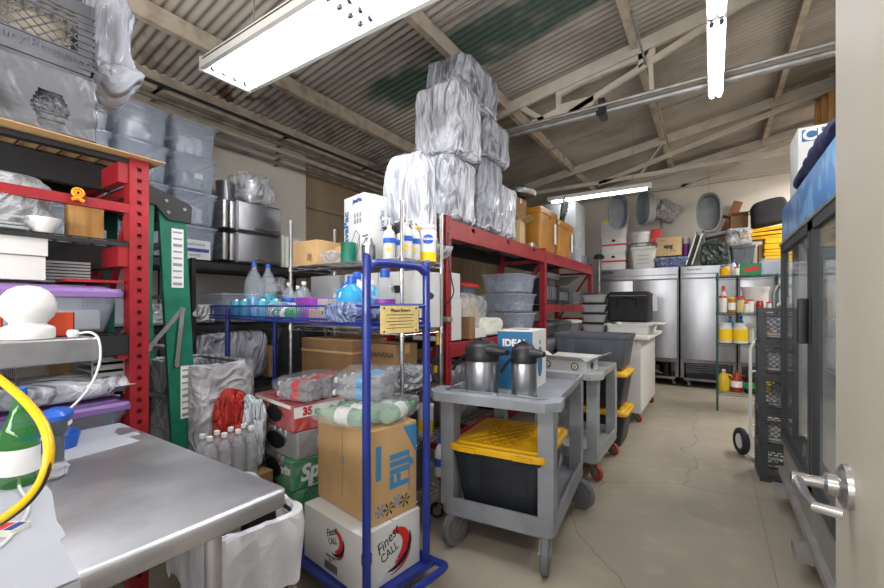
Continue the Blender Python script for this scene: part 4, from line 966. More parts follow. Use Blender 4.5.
MB().loft([rr(.068, .102, .02, .158), rr(.07, .104, .02, .172), rr(.058, .09, .02, .18), rr(.03, .06, .012, .188)]).obj('blue_cover', label_b, t); patch((.034, 0, .142), .035, .012, '+x', label_w, t, 'name_plate')
t = T('blue_tub', 'shallow bright blue tub on the table behind the hose', 'tub', (-1.93, .44, .902), 0)
MB().loft([rr(.11, .13, .03, 0), rr(.13, .15, .035, .05), rr(.124, .144, .033, .05), rr(.10, .12, .028, .005)]).obj('tub', label_b, t)
b = blob(.09, .07, .035, film, 'plastic_bag', seed=17, amp=.3); tag(b, 'small crumpled clear bag beside the blue tub on table', 'bag', (-1.62, .37, .902))
bottle('dark grey spray bottle cut off at the left edge', (-1.335, .125, .902), P(.034, .21), dgrey, black, .016, .03, label_w, (.3, .6))
t = T('sticker_stack', 'small stack of stickers with red and blue print on table', 'stickers', (-1.30, .225, .902), 35)
MB().box(-.03, -.022, 0, .03, .022, .012).obj('stack', cream, t, False); patch((-.01, 0, .0125), .03, .03, 'top', label_r, t, 'red_print', .0008); patch((.018, 0, .0125), .018, .034, 'top', inkn, t, 'blue_print', .0008)
tag(MB().box(-.05, -.035, 0, .05, .035, .003).obj('note_card', white, smooth=False), 'plain white card lying at the front left of the table', 'card', (-1.17, .09, .902), 20)
# yellow hose close to the viewpoint
m = MB(); hp = []
for (u, v, d) in ((-60, 352, .80), (-20, 366, .72), (8, 386, .66), (28, 404, .62), (43, 424, .585), (49, 446, .56), (46, 470, .55), (36, 490, .55), (18, 508, .56), (-8, 524, .58), (-40, 532, .62)):
    l = (u - 442) / FPX; s_, c_ = math.sin(THETA), math.cos(THETA); hp.append((d * (-s_ + c_ * l), d * (c_ + s_ * l), CAMZ + (306 - v) / FPX * d))
m.tube(smooth(hp, 5), .0062, 12); hs = m.obj('yellow_hose', brass); tag(hs, 'yellow hose looping in the air at the left edge of the foreground', 'hose', (0, 0, 0))
m = MB(); m.tube([p + Vector((.0062, .0004, -.0012)) * .72 + Vector((0, 0, -.0028)) for p in smooth(hp, 5)], .0026, 6); m.obj('stripe', black, hs)

# ---------------------------------------------------------------- ladder
t = T('step_ladder', 'folded green fiberglass step ladder with a black cap behind red post', 'ladder', (-2.45, -.03, 0))
def rail(x, ya, za, yb, zb, w=.075):
    m = MB(); m.bar((x, ya, za), (x, yb, zb), .028, w); return m
for s_, x in enumerate((0, -.48)):
    rail(x, .895, .01, .945, 1.95, .09).obj('rear_rail', green, t, False)
    fr_ = rail(x, 1.17, .01, 1.075, 1.93, .13).obj('front_rail', green, t, False)
    if s_ == 0:
        for (z0, z1, y) in ((1.50, 1.82, 1.10), (.78, 1.07, 1.145)):
            q = MB(); q.loft([[(x + .0146, y + .06 * (-1 if i in (0, 3) else 1) * .5, z) for i, z in ((0, z0), (1, z0), (2, z1), (3, z1))], [(x + .0155, y + .06 * (-1 if i in (0, 3) else 1) * .5, z) for i, z in ((0, z0), (1, z0), (2, z1), (3, z1))]])
            lb_ = q.obj('warning_label', label_w, fr_, False)
            for k in range(int((z1 - z0) / .035)):
                patch((x + .0160, y, z0 + .02 + k * .035), .046, .016 if k % 3 == 0 else .009, '+x', grey, lb_, 'print_block', .0006)
    sp = MB(); sp.bar((x + .02, .96, 1.18), (x + .02, 1.12, 1.38), .006, .022); sp.bar((x + .026, 1.12, 1.38), (x + .026, 1.09, 1.08), .006, .022)
    for (y, z) in ((.96, 1.18), (1.12, 1.38), (1.09, 1.08)): sp.cyl((x + .014, y, z), (x + .034, y, z), .012, 10)
    sp.obj('spreader_bar', galv, t, False)
for k in range(6): MB().box(-.47, 1.15 - k * .02, .28 + k * .29, -.01, 1.22 - k * .02, .30 + k * .29).obj('step', galv, t, False)
m = MB(); poly = [(.90, 1.93), (.90, 2.02), (.94, 2.035), (1.15, 1.965), (1.17, 1.95), (1.165, 1.86), (1.05, 1.86), (.99, 1.93)]
m.prism(poly, -.50, .025, 'x'); cp = m.obj('top_cap', black, t, False)
for (y, z) in ((.93, 1.985), (1.04, 1.96), (1.13, 1.93), (1.05, 1.90)): MB().cyl((.024, y, z), (.03, y, z), .009, 10).obj('rivet', galv, cp)

# ---------------------------------------------------------------- black shelving on the left wall with clear bins
t = T('black_shelving', 'black steel shelving along the left wall under the clear bins', 'shelving', (-3.9, 1.7, 0))
for x in (-.29, .29):
    for y in (-1.5, -.0, 1.45):
        m = MB(); m.box(x - .02, y - .02, 0, x + .02, y - .016, 1.8).box(x + (.016 if x > 0 else -.02), y - .02, 0, x + (.02 if x > 0 else -.016), y + .02, 1.8)
        m.obj('post', blackm, t, False)
for z in (1.79, 1.25, .7, .2):
    m = MB(); m.box(-.3, -1.5, z - .06, .3, 1.45, z - .055); m.box(.275, -1.5, z - .07, .3, 1.45, z); m.box(-.3, -1.5, z - .07, -.275, 1.45, z); m.box(-.3, -1.5, z - .012, .3, 1.45, z - .002)
    m.obj('shelf', blackm, t, False)
def clear_bin(label, loc, w=.40, d=.33, h=.28, lab=False, fill=None, seed=0, group=None):
    """w along x, d along y; open front seen from +x"""
    t = tote(label, loc, w, d, h, clearb, None, 0, group, 'clear_bin', .91, .003, .008, 'bin', .03)
    W = w + .05; D = d + .03
    m = MB(); m.loft([rr(W, D, .03, h - .012), rr(W, D, .03, h + .002), rr(W - .03, D - .03, .03, h + .006)]); m.obj('lid', clear, t)
    if lab: patch((w * .455, .03, h * .42), .07, .07, '+x', label_w, t, 'product_label', .001); patch((w * .457, .03, h * .34), .06, .03, '+x', label_g, t, 'green_print', .001)
    if fill: b = blob(w * .62, d * .62, h * .62, fill, 'wrapped_contents', t, seed, .2); b.location = (0, 0, .012)
    return t
BY = [(1.02, 2), (1.38, 4), (1.74, 4)]
lbs = {(0, 0): 'clear lidded bin lowest in the column nearest the red rack', (0, 1): 'clear lidded bin topmost in the column nearest red rack', }
zt_ = {0: 'lowest', 1: 'second from bottom', 2: 'third from bottom', 3: 'topmost'}
cn = ['left column behind grey crates', 'middle column behind red post', 'right column beside steel pans']
for c_, y in enumerate((1.0, 1.36, 1.74)):
    for k in range(4):
        z = 1.792 + k * .29
        clear_bin('clear lidded bin, %s in the %s' % (zt_[k], cn[c_]), (-3.84, y, z), .42, .33 if c_ else .3, .275, lab=(c_ > 0 and k == 2) or (c_ == 2 and k == 1 and False), fill=(filmw if (k + c_) % 2 else steel) if k in (1, 2, 3) else white, seed=c_ * 5 + k, group='clear bins stacked on the wall shelving')
t = carton('small white carton with blue print in front of right bin column', (-3.635, 1.72, 1.792), .06, .25, .16, whitec, 0, False)
text('EcoChoice', .035, (.0315, 0, .125), '+x', inkn, t); patch((.031, -.0, .075), .22, .03, '+x', inkn, t, 'blue_print'); text('10" WHITE', .03, (.0315, -.03, .03), '+x', ink, t)
# stainless pan carriers
def panbox(label, z, y=2.24):
    t = T('pan_carrier', label, 'carrier', (-3.86, y, z), 0, 'stainless pan carriers on the wall shelving')
    m = MB().rbox(-.24, -.22, 0, .24, .24, .29, .02); m.obj('body', dsteel, t); 
    d = MB().rbox(.24, -.21, .015, .262, .23, .275, .012).obj('door', steel, t); MB().tube([(.262, -.05, .04), (.285, -.05, .045), (.285, .2, .045), (.262, .2, .04)], .007, 8).obj('handle', chrome, d)
    for yy in (-.235, -.30): 
        m = MB(); m.rbox(-.2, yy - .03, .02, .22, yy + .02, .27, .012); m.obj('side_tray', chrome, t)
panbox('stainless pan carrier, lower one on the wall shelving', 1.792, 2.3); panbox('stainless pan carrier, upper one beside clear bins', 2.085, 2.3)
bottle('tall dark steel canister standing on the upper pan carrier', (-3.98, 2.18, 2.378), [(.085, 0), (.085, .2), (.09, .205), (.09, .23), (.06, .24)], dsteel, None, name='canister', cat='canister')
t = bottle('shiny steel stock pot on the upper pan carrier', (-3.78, 2.32, 2.378), [(.11, 0), (.115, .01), (.115, .2), (.122, .205), (.122, .22), (.08, .24), (.02, .25)], chrome, None, name='stock_pot', cat='pot', n=28)
b = blob(.34, .36, .31, film, 'plastic_bag', seed=23, amp=.15, sq=.5, pinch=(-.2, .0)); tag(b, 'clear plastic bag wrapped round the shiny stock pot', 'bag', (-3.78, 2.32, 2.378))
m = MB()
for k in range(9):
    m.rbox(-.17, -.24 + k * .055, .0, .17, -.20 + k * .055, .34 - .008 * k, .015)
tag(m.obj('foam_tray_bundle', cream), 'row of cream foam trays standing beside the pan carriers', 'trays', (-3.84, 2.83, 1.79))
# goods on the lower shelves, seen past the ladder
for k, (y, z, c_, lb) in enumerate(((2.15, 1.252, clearb, 'clear bin of packaging under the black shelf top'), (2.6, 1.252, clearb, 'clear box beside packaging under black shelf'), (2.05, .70, filmk, 'dark film covered stack low on the wall shelving'))):
    if k < 2: clear_bin(lb, (-3.84, y, z), .4, .36, .26, fill=film, seed=40 + k)
    else: b = blob(.5, .7, .5, c_, 'wrapped_stack', seed=6, amp=.12); tag(b, lb, 'stack', (-3.84, y, z))
# ---------------------------------------------------------------- chrome wire shelving behind the blue cart
wire_shelving('chrome wire shelving with castors behind the blue cart', -2.52, 1.85, -1.5, 2.26, (.22, .56, .88, 1.26, 1.68), 2.0, chrome, True)
ZT = 1.684
t = carton('kraft carton at left end of the chrome shelf', (-2.38, 1.99, ZT), .26, .26, .17, kraft, 0); patch((.07, -.151, .05), .03, .05, '-y', dkraft, t, 'printed_mark')
t = carton('second kraft carton right of the first on chrome shelf', (-2.25, 2.13, ZT), .18, .2, .14, kraft, 4)
m = MB().lathe([(.001, 0), (.05, 0), (.05, .13), (.001, .13)], 28, cap0=False, cap1=False); t = m.obj('green_canister', green); tag(t, 'ribbed dark green cylinder at the front of chrome shelf', 'canister', (-2.00, 1.91, ZT))
b = blob(.14, .12, .08, film, 'plastic_bag', seed=41, amp=.3); tag(b, 'little crumpled clear bag in front of the second kraft carton', 'bag', (-2.12, 1.89, ZT))
t = carton('tall white carton with blue JavaPac print on the chrome shelf', (-2.02, 2.13, ZT), .26, .19, .47, whitec, -14, True)
t.location = (-2.03, 2.1, ZT)
text('JavaPac', .085, (-.095, -.0965, .25), '-y', inkb, t, 90, bold=.003); text('JavaPac', .04, (.05, -.0965, .43), '-y', inkn, t, bold=.002); text('JavaPac', .05, (.1315, .05, .3), '+x', inkb, t, 90)
m = MB()
for a_, b_ in (((0, .02), (.05, .09)), ((.05, .09), (.1, .05)), ((.1, .05), (.06, -.03)), ((.06, -.03), (0, .02)), ((0, .02), (-.01, -.05)), ((-.01, -.05), (.05, -.09)), ((.05, -.09), (.06, -.03)), ((.05, -.09), (.1, -.02)), ((.1, -.02), (.1, .05))): m.bar((a_[0] - .02, -.0965, a_[1] + .14), (b_[0] - .02, -.0965, b_[1] + .14), .001, .004)
m.obj('line_drawing', inkn, t, False)
for k in range(6): patch((.02 + (k % 3) * .035, -.0964, .33 - (k // 3) * .04), .018, .03, '-y', grey, t, 'print_block', .0005)
# pump airpots, squeeze bottles and wipes
def airpot(label, loc, r, h, rz=0, spout=.12):
    t = T('airpot', label, 'airpot', loc, rz, 'pump airpots')
    MB().lathe([(r * .98, .018), (r, .022), (r, h * .62), (r * .95, h * .66)], 32, cap0=True).obj('body', steel, t)
    MB().lathe([(.001, 0), (r * 1.02, 0), (r * 1.03, .02), (r * .98, .024)], 32, cap0=False, cap1=False).obj('base_ring', black, t)
    m = MB(); m.lathe([(r * 1.02, h * .645), (r * 1.04, h * .67), (r * 1.02, h * .8), (r * .93, h * .9), (r * .7, h * .97), (r * .35, h), (.001, h * 1.0)], 32, cap1=False)
    m.loft([[(x, y * wv, z * zv + h * .83) for x, y, z in [(xx, yy, zz_) for yy, zz_ in [(math.cos(q * PI / 6), math.sin(q * PI / 6)) for q in range(12)]]] for xx, wv, zv in ((r * .5, r * .6, h * .12), (r * 1.1, r * .45, h * .09), (r * 1.1 + spout * .6, r * .3, h * .06), (r * 1.1 + spout, r * .2, h * .045))])
    m.obj('pump_head', black, t)
    m = MB(); m.tube([(-r * .5, -r * 1.02, h * .72), (-r * 1.0, -r * 1.05, h * .6), (-r * 1.5, -r * 1.0, h * .45)], .009, 8); m.tube([(r * .0, -r * .95, h * .78), (-r * .5, -r * 1.03, h * .72)], .009, 8)
    m.obj('carry_handle', black, t); 
    m = MB(); m.tube([(-r * .15, -r * .4, h * .98), (-r * .1, 0, h * 1.02), (r * .6, 0, h * .95)], .012, 8); m.obj('push_lever', black, t)
    return t
airpot('small steel airpot with tall black pump behind the squeeze bottles', (-1.68, 2.07, ZT), .06, .27, 200, .06)
m = MB().lathe([(.04, 0), (.045, .01), (.045, .1), (.03, .12), (.02, .15)], 20); m.tube([(0, 0, .15), (.0, 0, .17), (-.05, 0, .165)], .006, 8); tag(m.obj('sugar_dispenser', chrome), 'small chrome dispenser jar with black spout on chrome shelf', 'dispenser', (-1.83, 1.92, ZT))
def pump(label, loc, lab, rz=35):
    t = bottle(label, loc, [(.034, 0), (.037, .008), (.037, .15), (.03, .175), (.014, .19), (.014, .2)], white, white, .015, .015, lab, (.50, .66), rz=rz, name='pump_bottle')
    MB().tube([(0, 0, .2), (0, 0, .25), (-.01, 0, .258), (-.045, 0, .25)], .005, 8).obj('pump', white, t)
    patch((0, -.0387, .06), .03, .03, '-y', label_y, t, 'yellow_dot', .001, True)
    return t
pump('white pump bottle with blue label nearest the sugar dispenser', (-1.665, 1.93, ZT), label_b); pump('second white pump bottle, behind the first one', (-1.655, 2.04, ZT), label_b)
pump('white pump bottle with blue label right of the chrome post', (-1.53, 1.93, ZT), label_b); pump('white pump bottle hidden behind the wipes', (-1.555, 2.04, ZT), label_b)
def wipes(label, loc, main=True):
    t = T('wipes_canister', label, 'canister', loc, 0)
    MB().lathe([(.05, 0), (.052, .004), (.052, .20), (.05, .206)], 28).obj('body', label_w if main else label_y, t)
    MB().lathe([(.053, .0), (.053, .06)], 28, cap0=False, cap1=False).obj('lower_label', label_y, t); (None if main else MB().lathe([(.0528, .12), (.0528, .2)], 28, cap0=False, cap1=False).obj('upper_label', label_b, t))
    MB().lathe([(.053, .206), (.055, .21), (.055, .228), (.045, .236), (.001, .236)], 28, cap1=False).obj('lid', white if main else yel, t)
    if main:
        m = MB(); n_ = 20
        for q in range(n_ + 1):
            a = -.7 + 1.4 * q / n_; hz = .030 * math.sqrt(max(0, 1 - (a / .7) ** 2)) + .0004
            for r_, zz_ in ((.0538, -hz), (.0538, hz), (.0525, hz), (.0525, -hz)): m.v.append((r_ * math.sin(a), -r_ * math.cos(a), .14 + zz_))
        for q in range(n_):
            for c_ in range(4): m.f.append((q * 4 + c_, q * 4 + (c_ + 1) % 4, q * 4 + 4 + (c_ + 1) % 4, q * 4 + 4 + c_))
        m.obj('blue_oval', label_b, t); text('CLOROX', .019, (0, -.0558, .14), '-y', label_w, t, bold=.001)
    t.rotation_euler.z = math.radians(35)
    return t
wipes('yellow disinfecting wipes canister behind the Clorox one', (-1.625, 2.16, ZT), False); wipes('Clorox wipes canister with blue oval at the right shelf corner', (-1.535, 2.16, ZT))
# wrapped bundles
def wrapped(label, loc, w, d, h, seed, fm=filmw, inner=cushion, pin=None, rz=0, cat='bundle', isq=.3, fold=.2):
    t = T('wrapped_bundle', label, cat, loc, rz)
    q_ = .72 if pin else .9
    c = blob(w * q_, d * q_, h * (.8 if pin else .93), inner, 'cushion', t, seed, .03, pinch=pin, sq=isq * .6); c.location = (0, 0, .1 if pin else .01)
    blob(w, d, h, fm, 'plastic_wrap', t, seed + 50, .05, pin, fold * .7, 60, .24, 5)
    bd = MB(); bd.tube([(w * .5 * math.copysign(abs(math.cos(q * PI / 16)) ** .4, math.cos(q * PI / 16)), d * .5 * math.copysign(abs(math.sin(q * PI / 16)) ** .4, math.sin(q * PI / 16)), .02 + h * .04 + .02 * math.sin(q * .9 + seed)) for q in range(32)], .014, 6, True)
    if not pin: bd.obj('tie_band', filmw, t)
    return t
wrapped('white plastic wrapped bundle knotted at the bottom above the pump bottles', (-1.82, 2.33, ZT), .60, .26, .80, 3, filmw, cushion, (-.45, .65))
wrapped('white plastic wrapped bundle, lower one at the near end of rack top', (-2.0, 3.02, 2.105), .46, .46, .56, 5, pin=None)
wrapped('white plastic wrapped cushion bundle stacked in middle of near rack end', (-1.95, 3.06, 2.665), .44, .44, .62, 8)
wrapped('dark clear wrapped bundle topmost of the tall wrapped stack', (-1.98, 3.36, 3.20), .44, .66, .42, 9, filmk, cushiond)
wrapped('clear wrapped bundle, lower one standing farther along the rack top', (-1.97, 3.58, 2.105), .42, .42, .7, 11, filmk, cushion)
wrapped('dark clear wrapped bundle above the farther lower bundle', (-1.95, 3.66, 2.80), .42, .5, .40, 12, filmk, cushiond)
wrapped('small white wrapped bundle at the far foot of the wrapped stack', (-1.93, 4.0, 2.105), .3, .34, .55, 13, filmw, cushion)
# rack top goods
RT = 2.104
t = carton('open small carton with purple label on the rack top', (-1.94, 4.38, RT), .26, .26, .26, kraft2, 10, False, True); patch((.121, -.05, .09), .1, .12, '+x', label_p, t, 'purple_label')
t = carton('tall brown carton behind the open small carton on rack top', (-2.14, 4.74, RT), .34, .36, .62, dkraft, 0)
def amberbox(label, y, w=.42, l=.62, h=.56):
    t = T('amber_box', label, 'box', (-2.02, y, RT), 0, 'amber plastic boxes on the rack top')
    MB().loft([rr(w * .9, l * .9, .03, 0), rr(w, l, .035, h - .08), rr(w + .02, l + .02, .035, h - .07), rr(w + .02, l + .02, .035, h), rr(w - .02, l - .02, .03, h + .005)]).obj('body', amber, t)
    patch((w * .5 + .004, 0, h * .82), .1, .03, '+x', dkraft, t, 'hand_hole', .004, True); patch((w * .5 + .004, l * .38, h * .5), .08, .28, '+x', label_w, t, 'paper_label', .002)
    return t
amberbox('large amber plastic box, nearer one on the rack top', 5.32); t = amberbox('amber plastic box, farther one on the rack top', 6.12, .40, .7, .52)
t = T('vent_fan', 'round dark metal fan lying on the brown carton', 'fan', (-2.02, 4.80, RT + .63), 0, None, (0, math.radians(10)))
MB().lathe([(.001, .03), (.06, .04), (.09, .02), (.19, .05), (.2, .09), (.19, .12), (.1, .13), (.05, .17), (.001, .17)], 30, cap0=False, cap1=False).obj('housing', dsteel, t)
m = MB()
for k in range(7): a_ = 2 * PI * k / 7; m.bar((0, 0, .15), (.17 * math.cos(a_), .17 * math.sin(a_), .13), .03, .006)
m.obj('blades', blackm, t, False)
t = T('star_tool', 'silver star shaped wheel on a black handle leaning on amber box', 'tool', (-1.98, 6.35, RT + .53), 0, None, (0, .2))
MB().cyl((0, 0, 0), (0, 0, .2), .04, 10).obj('handle', blackm, t)
m = MB(); poly = [((.17 if k % 2 else .12) * math.cos(PI * k / 14), (.17 if k % 2 else .12) * math.sin(PI * k / 14)) for k in range(28)]; m.prism([(a_, b_ + .3) for a_, b_ in poly], -.01, .01, 'x'); m.obj('star_wheel', dsteel, t, False)
t = carton('big pale grey carton at the far end of the rack top', (-2.1, 7.0, RT), .5, .6, 1.0, grey2, 0, False)
for k, (y, w_, h_, lb) in enumerate(((4.73, .12, .05, 'flat tray by the first amber box on rack top'), (6.85, .25, .22, 'clear plastic box near the far end of rack top'), (7.2, .16, .14, 'small grey box at the far end of rack top'))):
    t = carton(lb, (-1.86, y, RT), .14, w_ * 1.4, h_, (steel, clearb, dgrey)[k], 0, False)
# rack shelf goods bay 1 (1.10)
S1 = 1.104
for k, lb in enumerate(('clear grey tote lowest of three on the middle rack shelf', 'clear grey tote in the middle of three on rack shelf', 'clear grey tote topmost of three on the rack shelf')):
    clear_bin(lb, (-2.05, 4.58, S1 + k * .225), .44, .56, .212, fill=film, seed=60 + k)
b = blob(.44, .5, .42, film, 'plastic_bag', seed=71, amp=.15); tag(b, 'clear bag of beige linens, tall one on the middle rack shelf', 'bag', (-2.08, 3.42, S1 + .0))
b = blob(.34, .42, .36, beige, 'linen_stack', seed=72, amp=.12); tag(b, 'beige linens stuffed inside the tall clear bag', 'linens', (-2.08, 3.42, S1 + .012))
b = blob(.3, .4, .18, cream, 'foam_cups', seed=73, amp=.12); tag(b, 'white paper wrapped pile in front of the clear totes', 'pile', (-1.95, 3.7, S1 + .0))
t = carton('white carton with black spots at the near edge of the rack shelf', (-2.02, 2.98, S1), .34, .26, .36, whitec, 0, False)
for z in (.1, .28): patch((.171, -.05, z), .03, .03, '+x', ink, t, 'round_hole', .001, True)
t = carton('white carton stacked upon the spotted carton', (-2.02, 3.0, S1 + .363), .3, .26, .22, whitec, 5, False)
t = carton('small dark framed box beside spotted white carton', (-1.87, 3.22, S1), .14, .1, .2, dkraft, 0, False)
t = carton('low white box at the front edge of middle rack shelf', (-1.9, 3.42, S1), .16, .22, .09, white, 0, False)
tote('red lidded container high at the back of the middle shelf', (-2.26, 3.05 + .75, S1 + .0), .2, .3, .56, dgrey, label_r, lid_ribs=False)
tag(blob(.1, .14, .06, orange2, 'orange_bundle', seed=3, amp=.2, n=14), 'small orange item at foot of the white paper pile', 'bundle', (-1.86, 3.96, S1))
# lower shelf .35 and floor items bay 1
for k, (y, lb) in enumerate(((3.15, 'dark wrapped bundle low on rack near end'), (3.9, 'dark wrapped bundle low in the middle of near rack bay'), (4.6, 'dark wrapped bundle low at far end of near bay'))):
    b = blob(.5, .6, .55, filmg if k == 0 else cloth_b, 'wrapped_stack', seed=80 + k, amp=.12); tag(b, lb, 'bundle', (-2.1, y, .354))
# bay 2
for k, (y, w_, h_, m_, lb) in enumerate(((5.45, .4, .34, black, 'black equipment box at near end of the far rack bay'), (6.05, .5, .25, blackm, 'dark machine in the middle of the far bay'), (6.75, .4, .2, dgrey, 'grey tub toward the far end of the upper rack shelf'))):
    t = carton(lb, (-2.05, y, 1.424), .42, w_, h_, m_, 0, False, name='equipment_box', cat='box')
    m = MB(); 
    for q in range(4): m.rbox(.211, -w_ / 2 + .04 + q * .1, .06, .225, -w_ / 2 + .1 + q * .1, h_ * .7, .004)
    m.obj('vent_panel', dsteel, t)
t = T('foil_tray_stack', 'stack of thin aluminium sheet trays over the black equipment box', 'trays', (-2.02, 5.5, 1.77), 0)
m = MB()
for q in range(5): m.rbox(-.2, -.3, q * .016, .2, .3, q * .016 + .01, .01)
m.obj('trays', foil, t)
tag(MB().box(-.2, -.35, 0, .2, .35, .006).obj('metal_sheet', foil, smooth=False), 'sloping shiny sheet propped in the far rack bay', 'sheet', (-1.98, 6.35, 1.78), 0, None, (.25, 0))
for k in range(6):
    tote(['clear tub left in the low far rack bay, lower', 'clear tub left in the low far bay, upper', 'grey tub in the middle of low far bay, lower', 'grey tub in the middle of low far bay, upper', 'clear tub right in low far bay, lower', 'clear tub right in the low far bay, upper'][k], (-2.06, 5.5 + .62 * (k // 2), .764 + .225 * (k % 2)), .44, .5, .2, (clearb, dgrey, dgrey, lead, clearb, clearb)[k], (clear, dgrey, lead, dgrey, clear, white)[k], lid_ribs=False)
# black cable hanging on the near post
m = MB(); m.tube(smooth([(-1.74, 2.72, 1.98), (-1.73, 2.7, 1.8), (-1.70, 2.71, 1.6), (-1.69, 2.72, 1.5), (-1.73, 2.68, 1.42), (-1.80, 2.6, 1.38), (-1.86, 2.56, 1.42), (-1.9, 2.55, 1.55)]), .005, 6)
tag(m.obj('black_cable', black), 'black cable hanging in a loop on the nearest red rack post', 'cable', (0, 0, 0))
t = T('gripper_tool', 'yellow and black handled tool hanging by the chrome post', 'tool', (-1.62, 2.40, .93)); m = MB(); m.tube([(0, 0, .36), (.005, 0, .24), (.0, 0, .2)], .016, 8); m.obj('yellow_grip', yel, t); m = MB(); m.tube([(0, 0, .2), (-.02, 0, .05)], .012, 8); m.obj('black_grip', black, t); m = MB(); m.tube([(-.02, 0, .05), (-.025, 0, .0)], .014, 8); m.obj('yellow_tip', yel, t)
m = MB().rbox(-.08, -.03, 0, .06, .03, .035, .012); m.tube([(-.08, 0, .02), (-.14, 0, .03)], .01, 8)
tag(m.obj('steel_clamp', galv), 'grey metal clamp sticking out above the yellow gripper', 'clamp', (-1.56, 2.38, 1.29))
# on chrome shelf at 1.26
Z2 = 1.264
for k, (x, lb) in enumerate(((-2.3, 'white carton at left on the chrome shelf under the kraft boxes'), (-1.95, 'white carton in middle of the second chrome shelf'), (-1.64, 'white carton at right of the second chrome shelf behind the blue handle'))):
    t = carton(lb, (x, 2.1, Z2), .3, .26, .35, whitec if k else grey2, 0, False); 
    if k: patch((0, -.131, .24), .09, .05, '-y', ink, t, 'printed_logo', .001, True)
    if k: patch((.151, 0, .2), .12, .05, '+x', ink, t, 'printed_logo', .001, True)
t = carton('dark carton low behind the blue cart on chrome shelving', (-1.72, 2.08, .224), .3, .3, .28, dgrey, 0, False)
t = carton('glossy brown carton at left behind the basket on chrome shelving', (-2.2, 2.06, .884), .5, .34, .29, amber, 0, False, name='brown_box'); t.children[0].data.materials[0] = dkraft
MB().box(-.252, -.172, .2, .252, .172, .215).obj('lid_edge', kraft, t, False)
t = carton('kraft carton with sign writing behind the blue handle', (-1.78, 2.1, .884), .24, .22, .27, dkraft, 0); text('BANANA', .05, (.0, -.1115, .2), '-y', ink, t); text('ROYAL', .045, (.0, -.1115, .1), '-y', ink, t)
b = blob(.34, .3, .15, wrapmat('silver_white_film', '#cfd2da', .6, 1, .15, 8, 1), 'plastic_bag', seed=93, amp=.2); tag(b, 'shiny clear bag heap on chrome shelf right of the sign carton', 'bag', (-1.60, 2.02, .884), 0); b.scale = (.6, .8, 1)
tb = bottle('white wipes tub with blue yellow label on the low wire shelf', (-1.555, 2.16, .564), [(.05, 0), (.052, .01), (.052, .17), (.05, .18)], white, white, .054, .02, label_y, (.2, .6), name='tub', cat='tub')
bottle('white spray bottle with blue label hanging at the wire shelf', (-1.40, 2.10, .36), P(.036, .2, .013), white, label_b, .014, .05, label_b, (.3, .55), name='spray_bottle')
bottle('red capped bottle standing low on the castor shelf', (-1.60, 1.95, .224), P(.04, .2), oilr, label_r, .02, .03)
# ---------------------------------------------------------------- blue cart
CA = math.radians(14)
bc = T('stock_cart', 'tall blue tubular stocking cart with wire basket and tan tag', 'cart', (-1.255, 1.305, 0), 172)
# local x runs left along the cart, local y runs toward the camera side (negative = far)
W_ = -.375; LN = 1.55; LB = 1.82
fm = MB(); fm.tube(smooth([(0, 0, .10), (0, 0, 1.50), (0, -.012, 1.56), (0, -.06, 1.592), (0, -.22, 1.595), (0, W_ + .06, 1.592), (0, W_ + .012, 1.56), (0, W_, 1.50), (0, W_, .10)], 5), .019, 14)
fm.cyl((0, 0, 1.40), (0, W_, 1.40), .012, 10); fm.cyl((0, 0, 1.30), (0, W_, 1.30), .012, 10)
for z in (.3, 1.30): 
    for y in (0, W_): fm.cyl((.0, y, z - .02), (.0, y, z + .02), .023, 12)
fm.obj('end_frame', blue, bc)
fm = MB(); 
for y in (-.02, W_ + .02): fm.cyl((LN, y, .1), (LN, y, 1.38), .017, 12)
fm.obj('rear_post', blue, bc)
m = MB(); m.box(-.02, .03, .10, LN, W_ - .03, .115); m.tube([(-.03, .04, .11), (LN, .04, .11), (LN, W_ - .04, .11), (-.03, W_ - .04, .11)], .016, 8, True); m.obj('deck', blue, bc)
m = MB(); m.tube(smooth([(0, .02, .11), (-.06, .03, .12), (-.12, .0, .135), (-.13, W_ / 2, .14), (-.12, W_, .135), (-.06, W_ - .03, .12), (0, W_ - .02, .11)]), .017, 10); m.obj('bumper', blue, bc)
bk = MB()
for z in (1.315, 1.335, 1.40): bk.tube([(.02, .0, z), (LB, .0, z), (LB, W_, z), (.02, W_, z)], .006, 6, True)
for k in range(79):
    x = .03 + k * (LB - .04) / 78
    bk.tube([(x, 0, 1.40), (x, 0, 1.317), (x, W_, 1.317), (x, W_, 1.40)], .003, 4)
for k in range(5): bk.tube([(.02, W_ * (k + .5) / 5, 1.313), (LB, W_ * (k + .5) / 5, 1.313)], .003, 4)
bk.obj('wire_basket', blue, bc, False)
tg = MB(); tg.rbox(-.021, -.30, 1.275, -.018, -.06, 1.40, .001).obj('tag_board', crumb, bc)
text('Please Return', .022, (-.0235, -.18, 1.385 - .005), '-x', ink, bc, name='tag_writing')
for k in range(5): patch((-.0225, -.18, 1.36 - k * .015), .17 - .03 * (k % 2), .0025, '-x', ink, bc, 'tag_line', .0006)
for (y, z) in ((-.08, 1.39), (-.28, 1.39), (-.08, 1.285), (-.28, 1.285)): patch((-.023, y, z), .01, .01, '-x', ink, bc, 'tag_bolt', .001, True)
for (x, y) in ((.08, -.03), (.08, W_ + .03), (LN - .08, -.03), (LN - .08, W_ + .03)): caster(bc, x, y, .10, .045, 40, rubber)
bc_inv = Matrix.Translation(bc.location) @ Matrix.Rotation(math.radians(172), 4, 'Z')
def onc(x, y, z): return tuple(bc_inv @ Vector((x, y, z)))
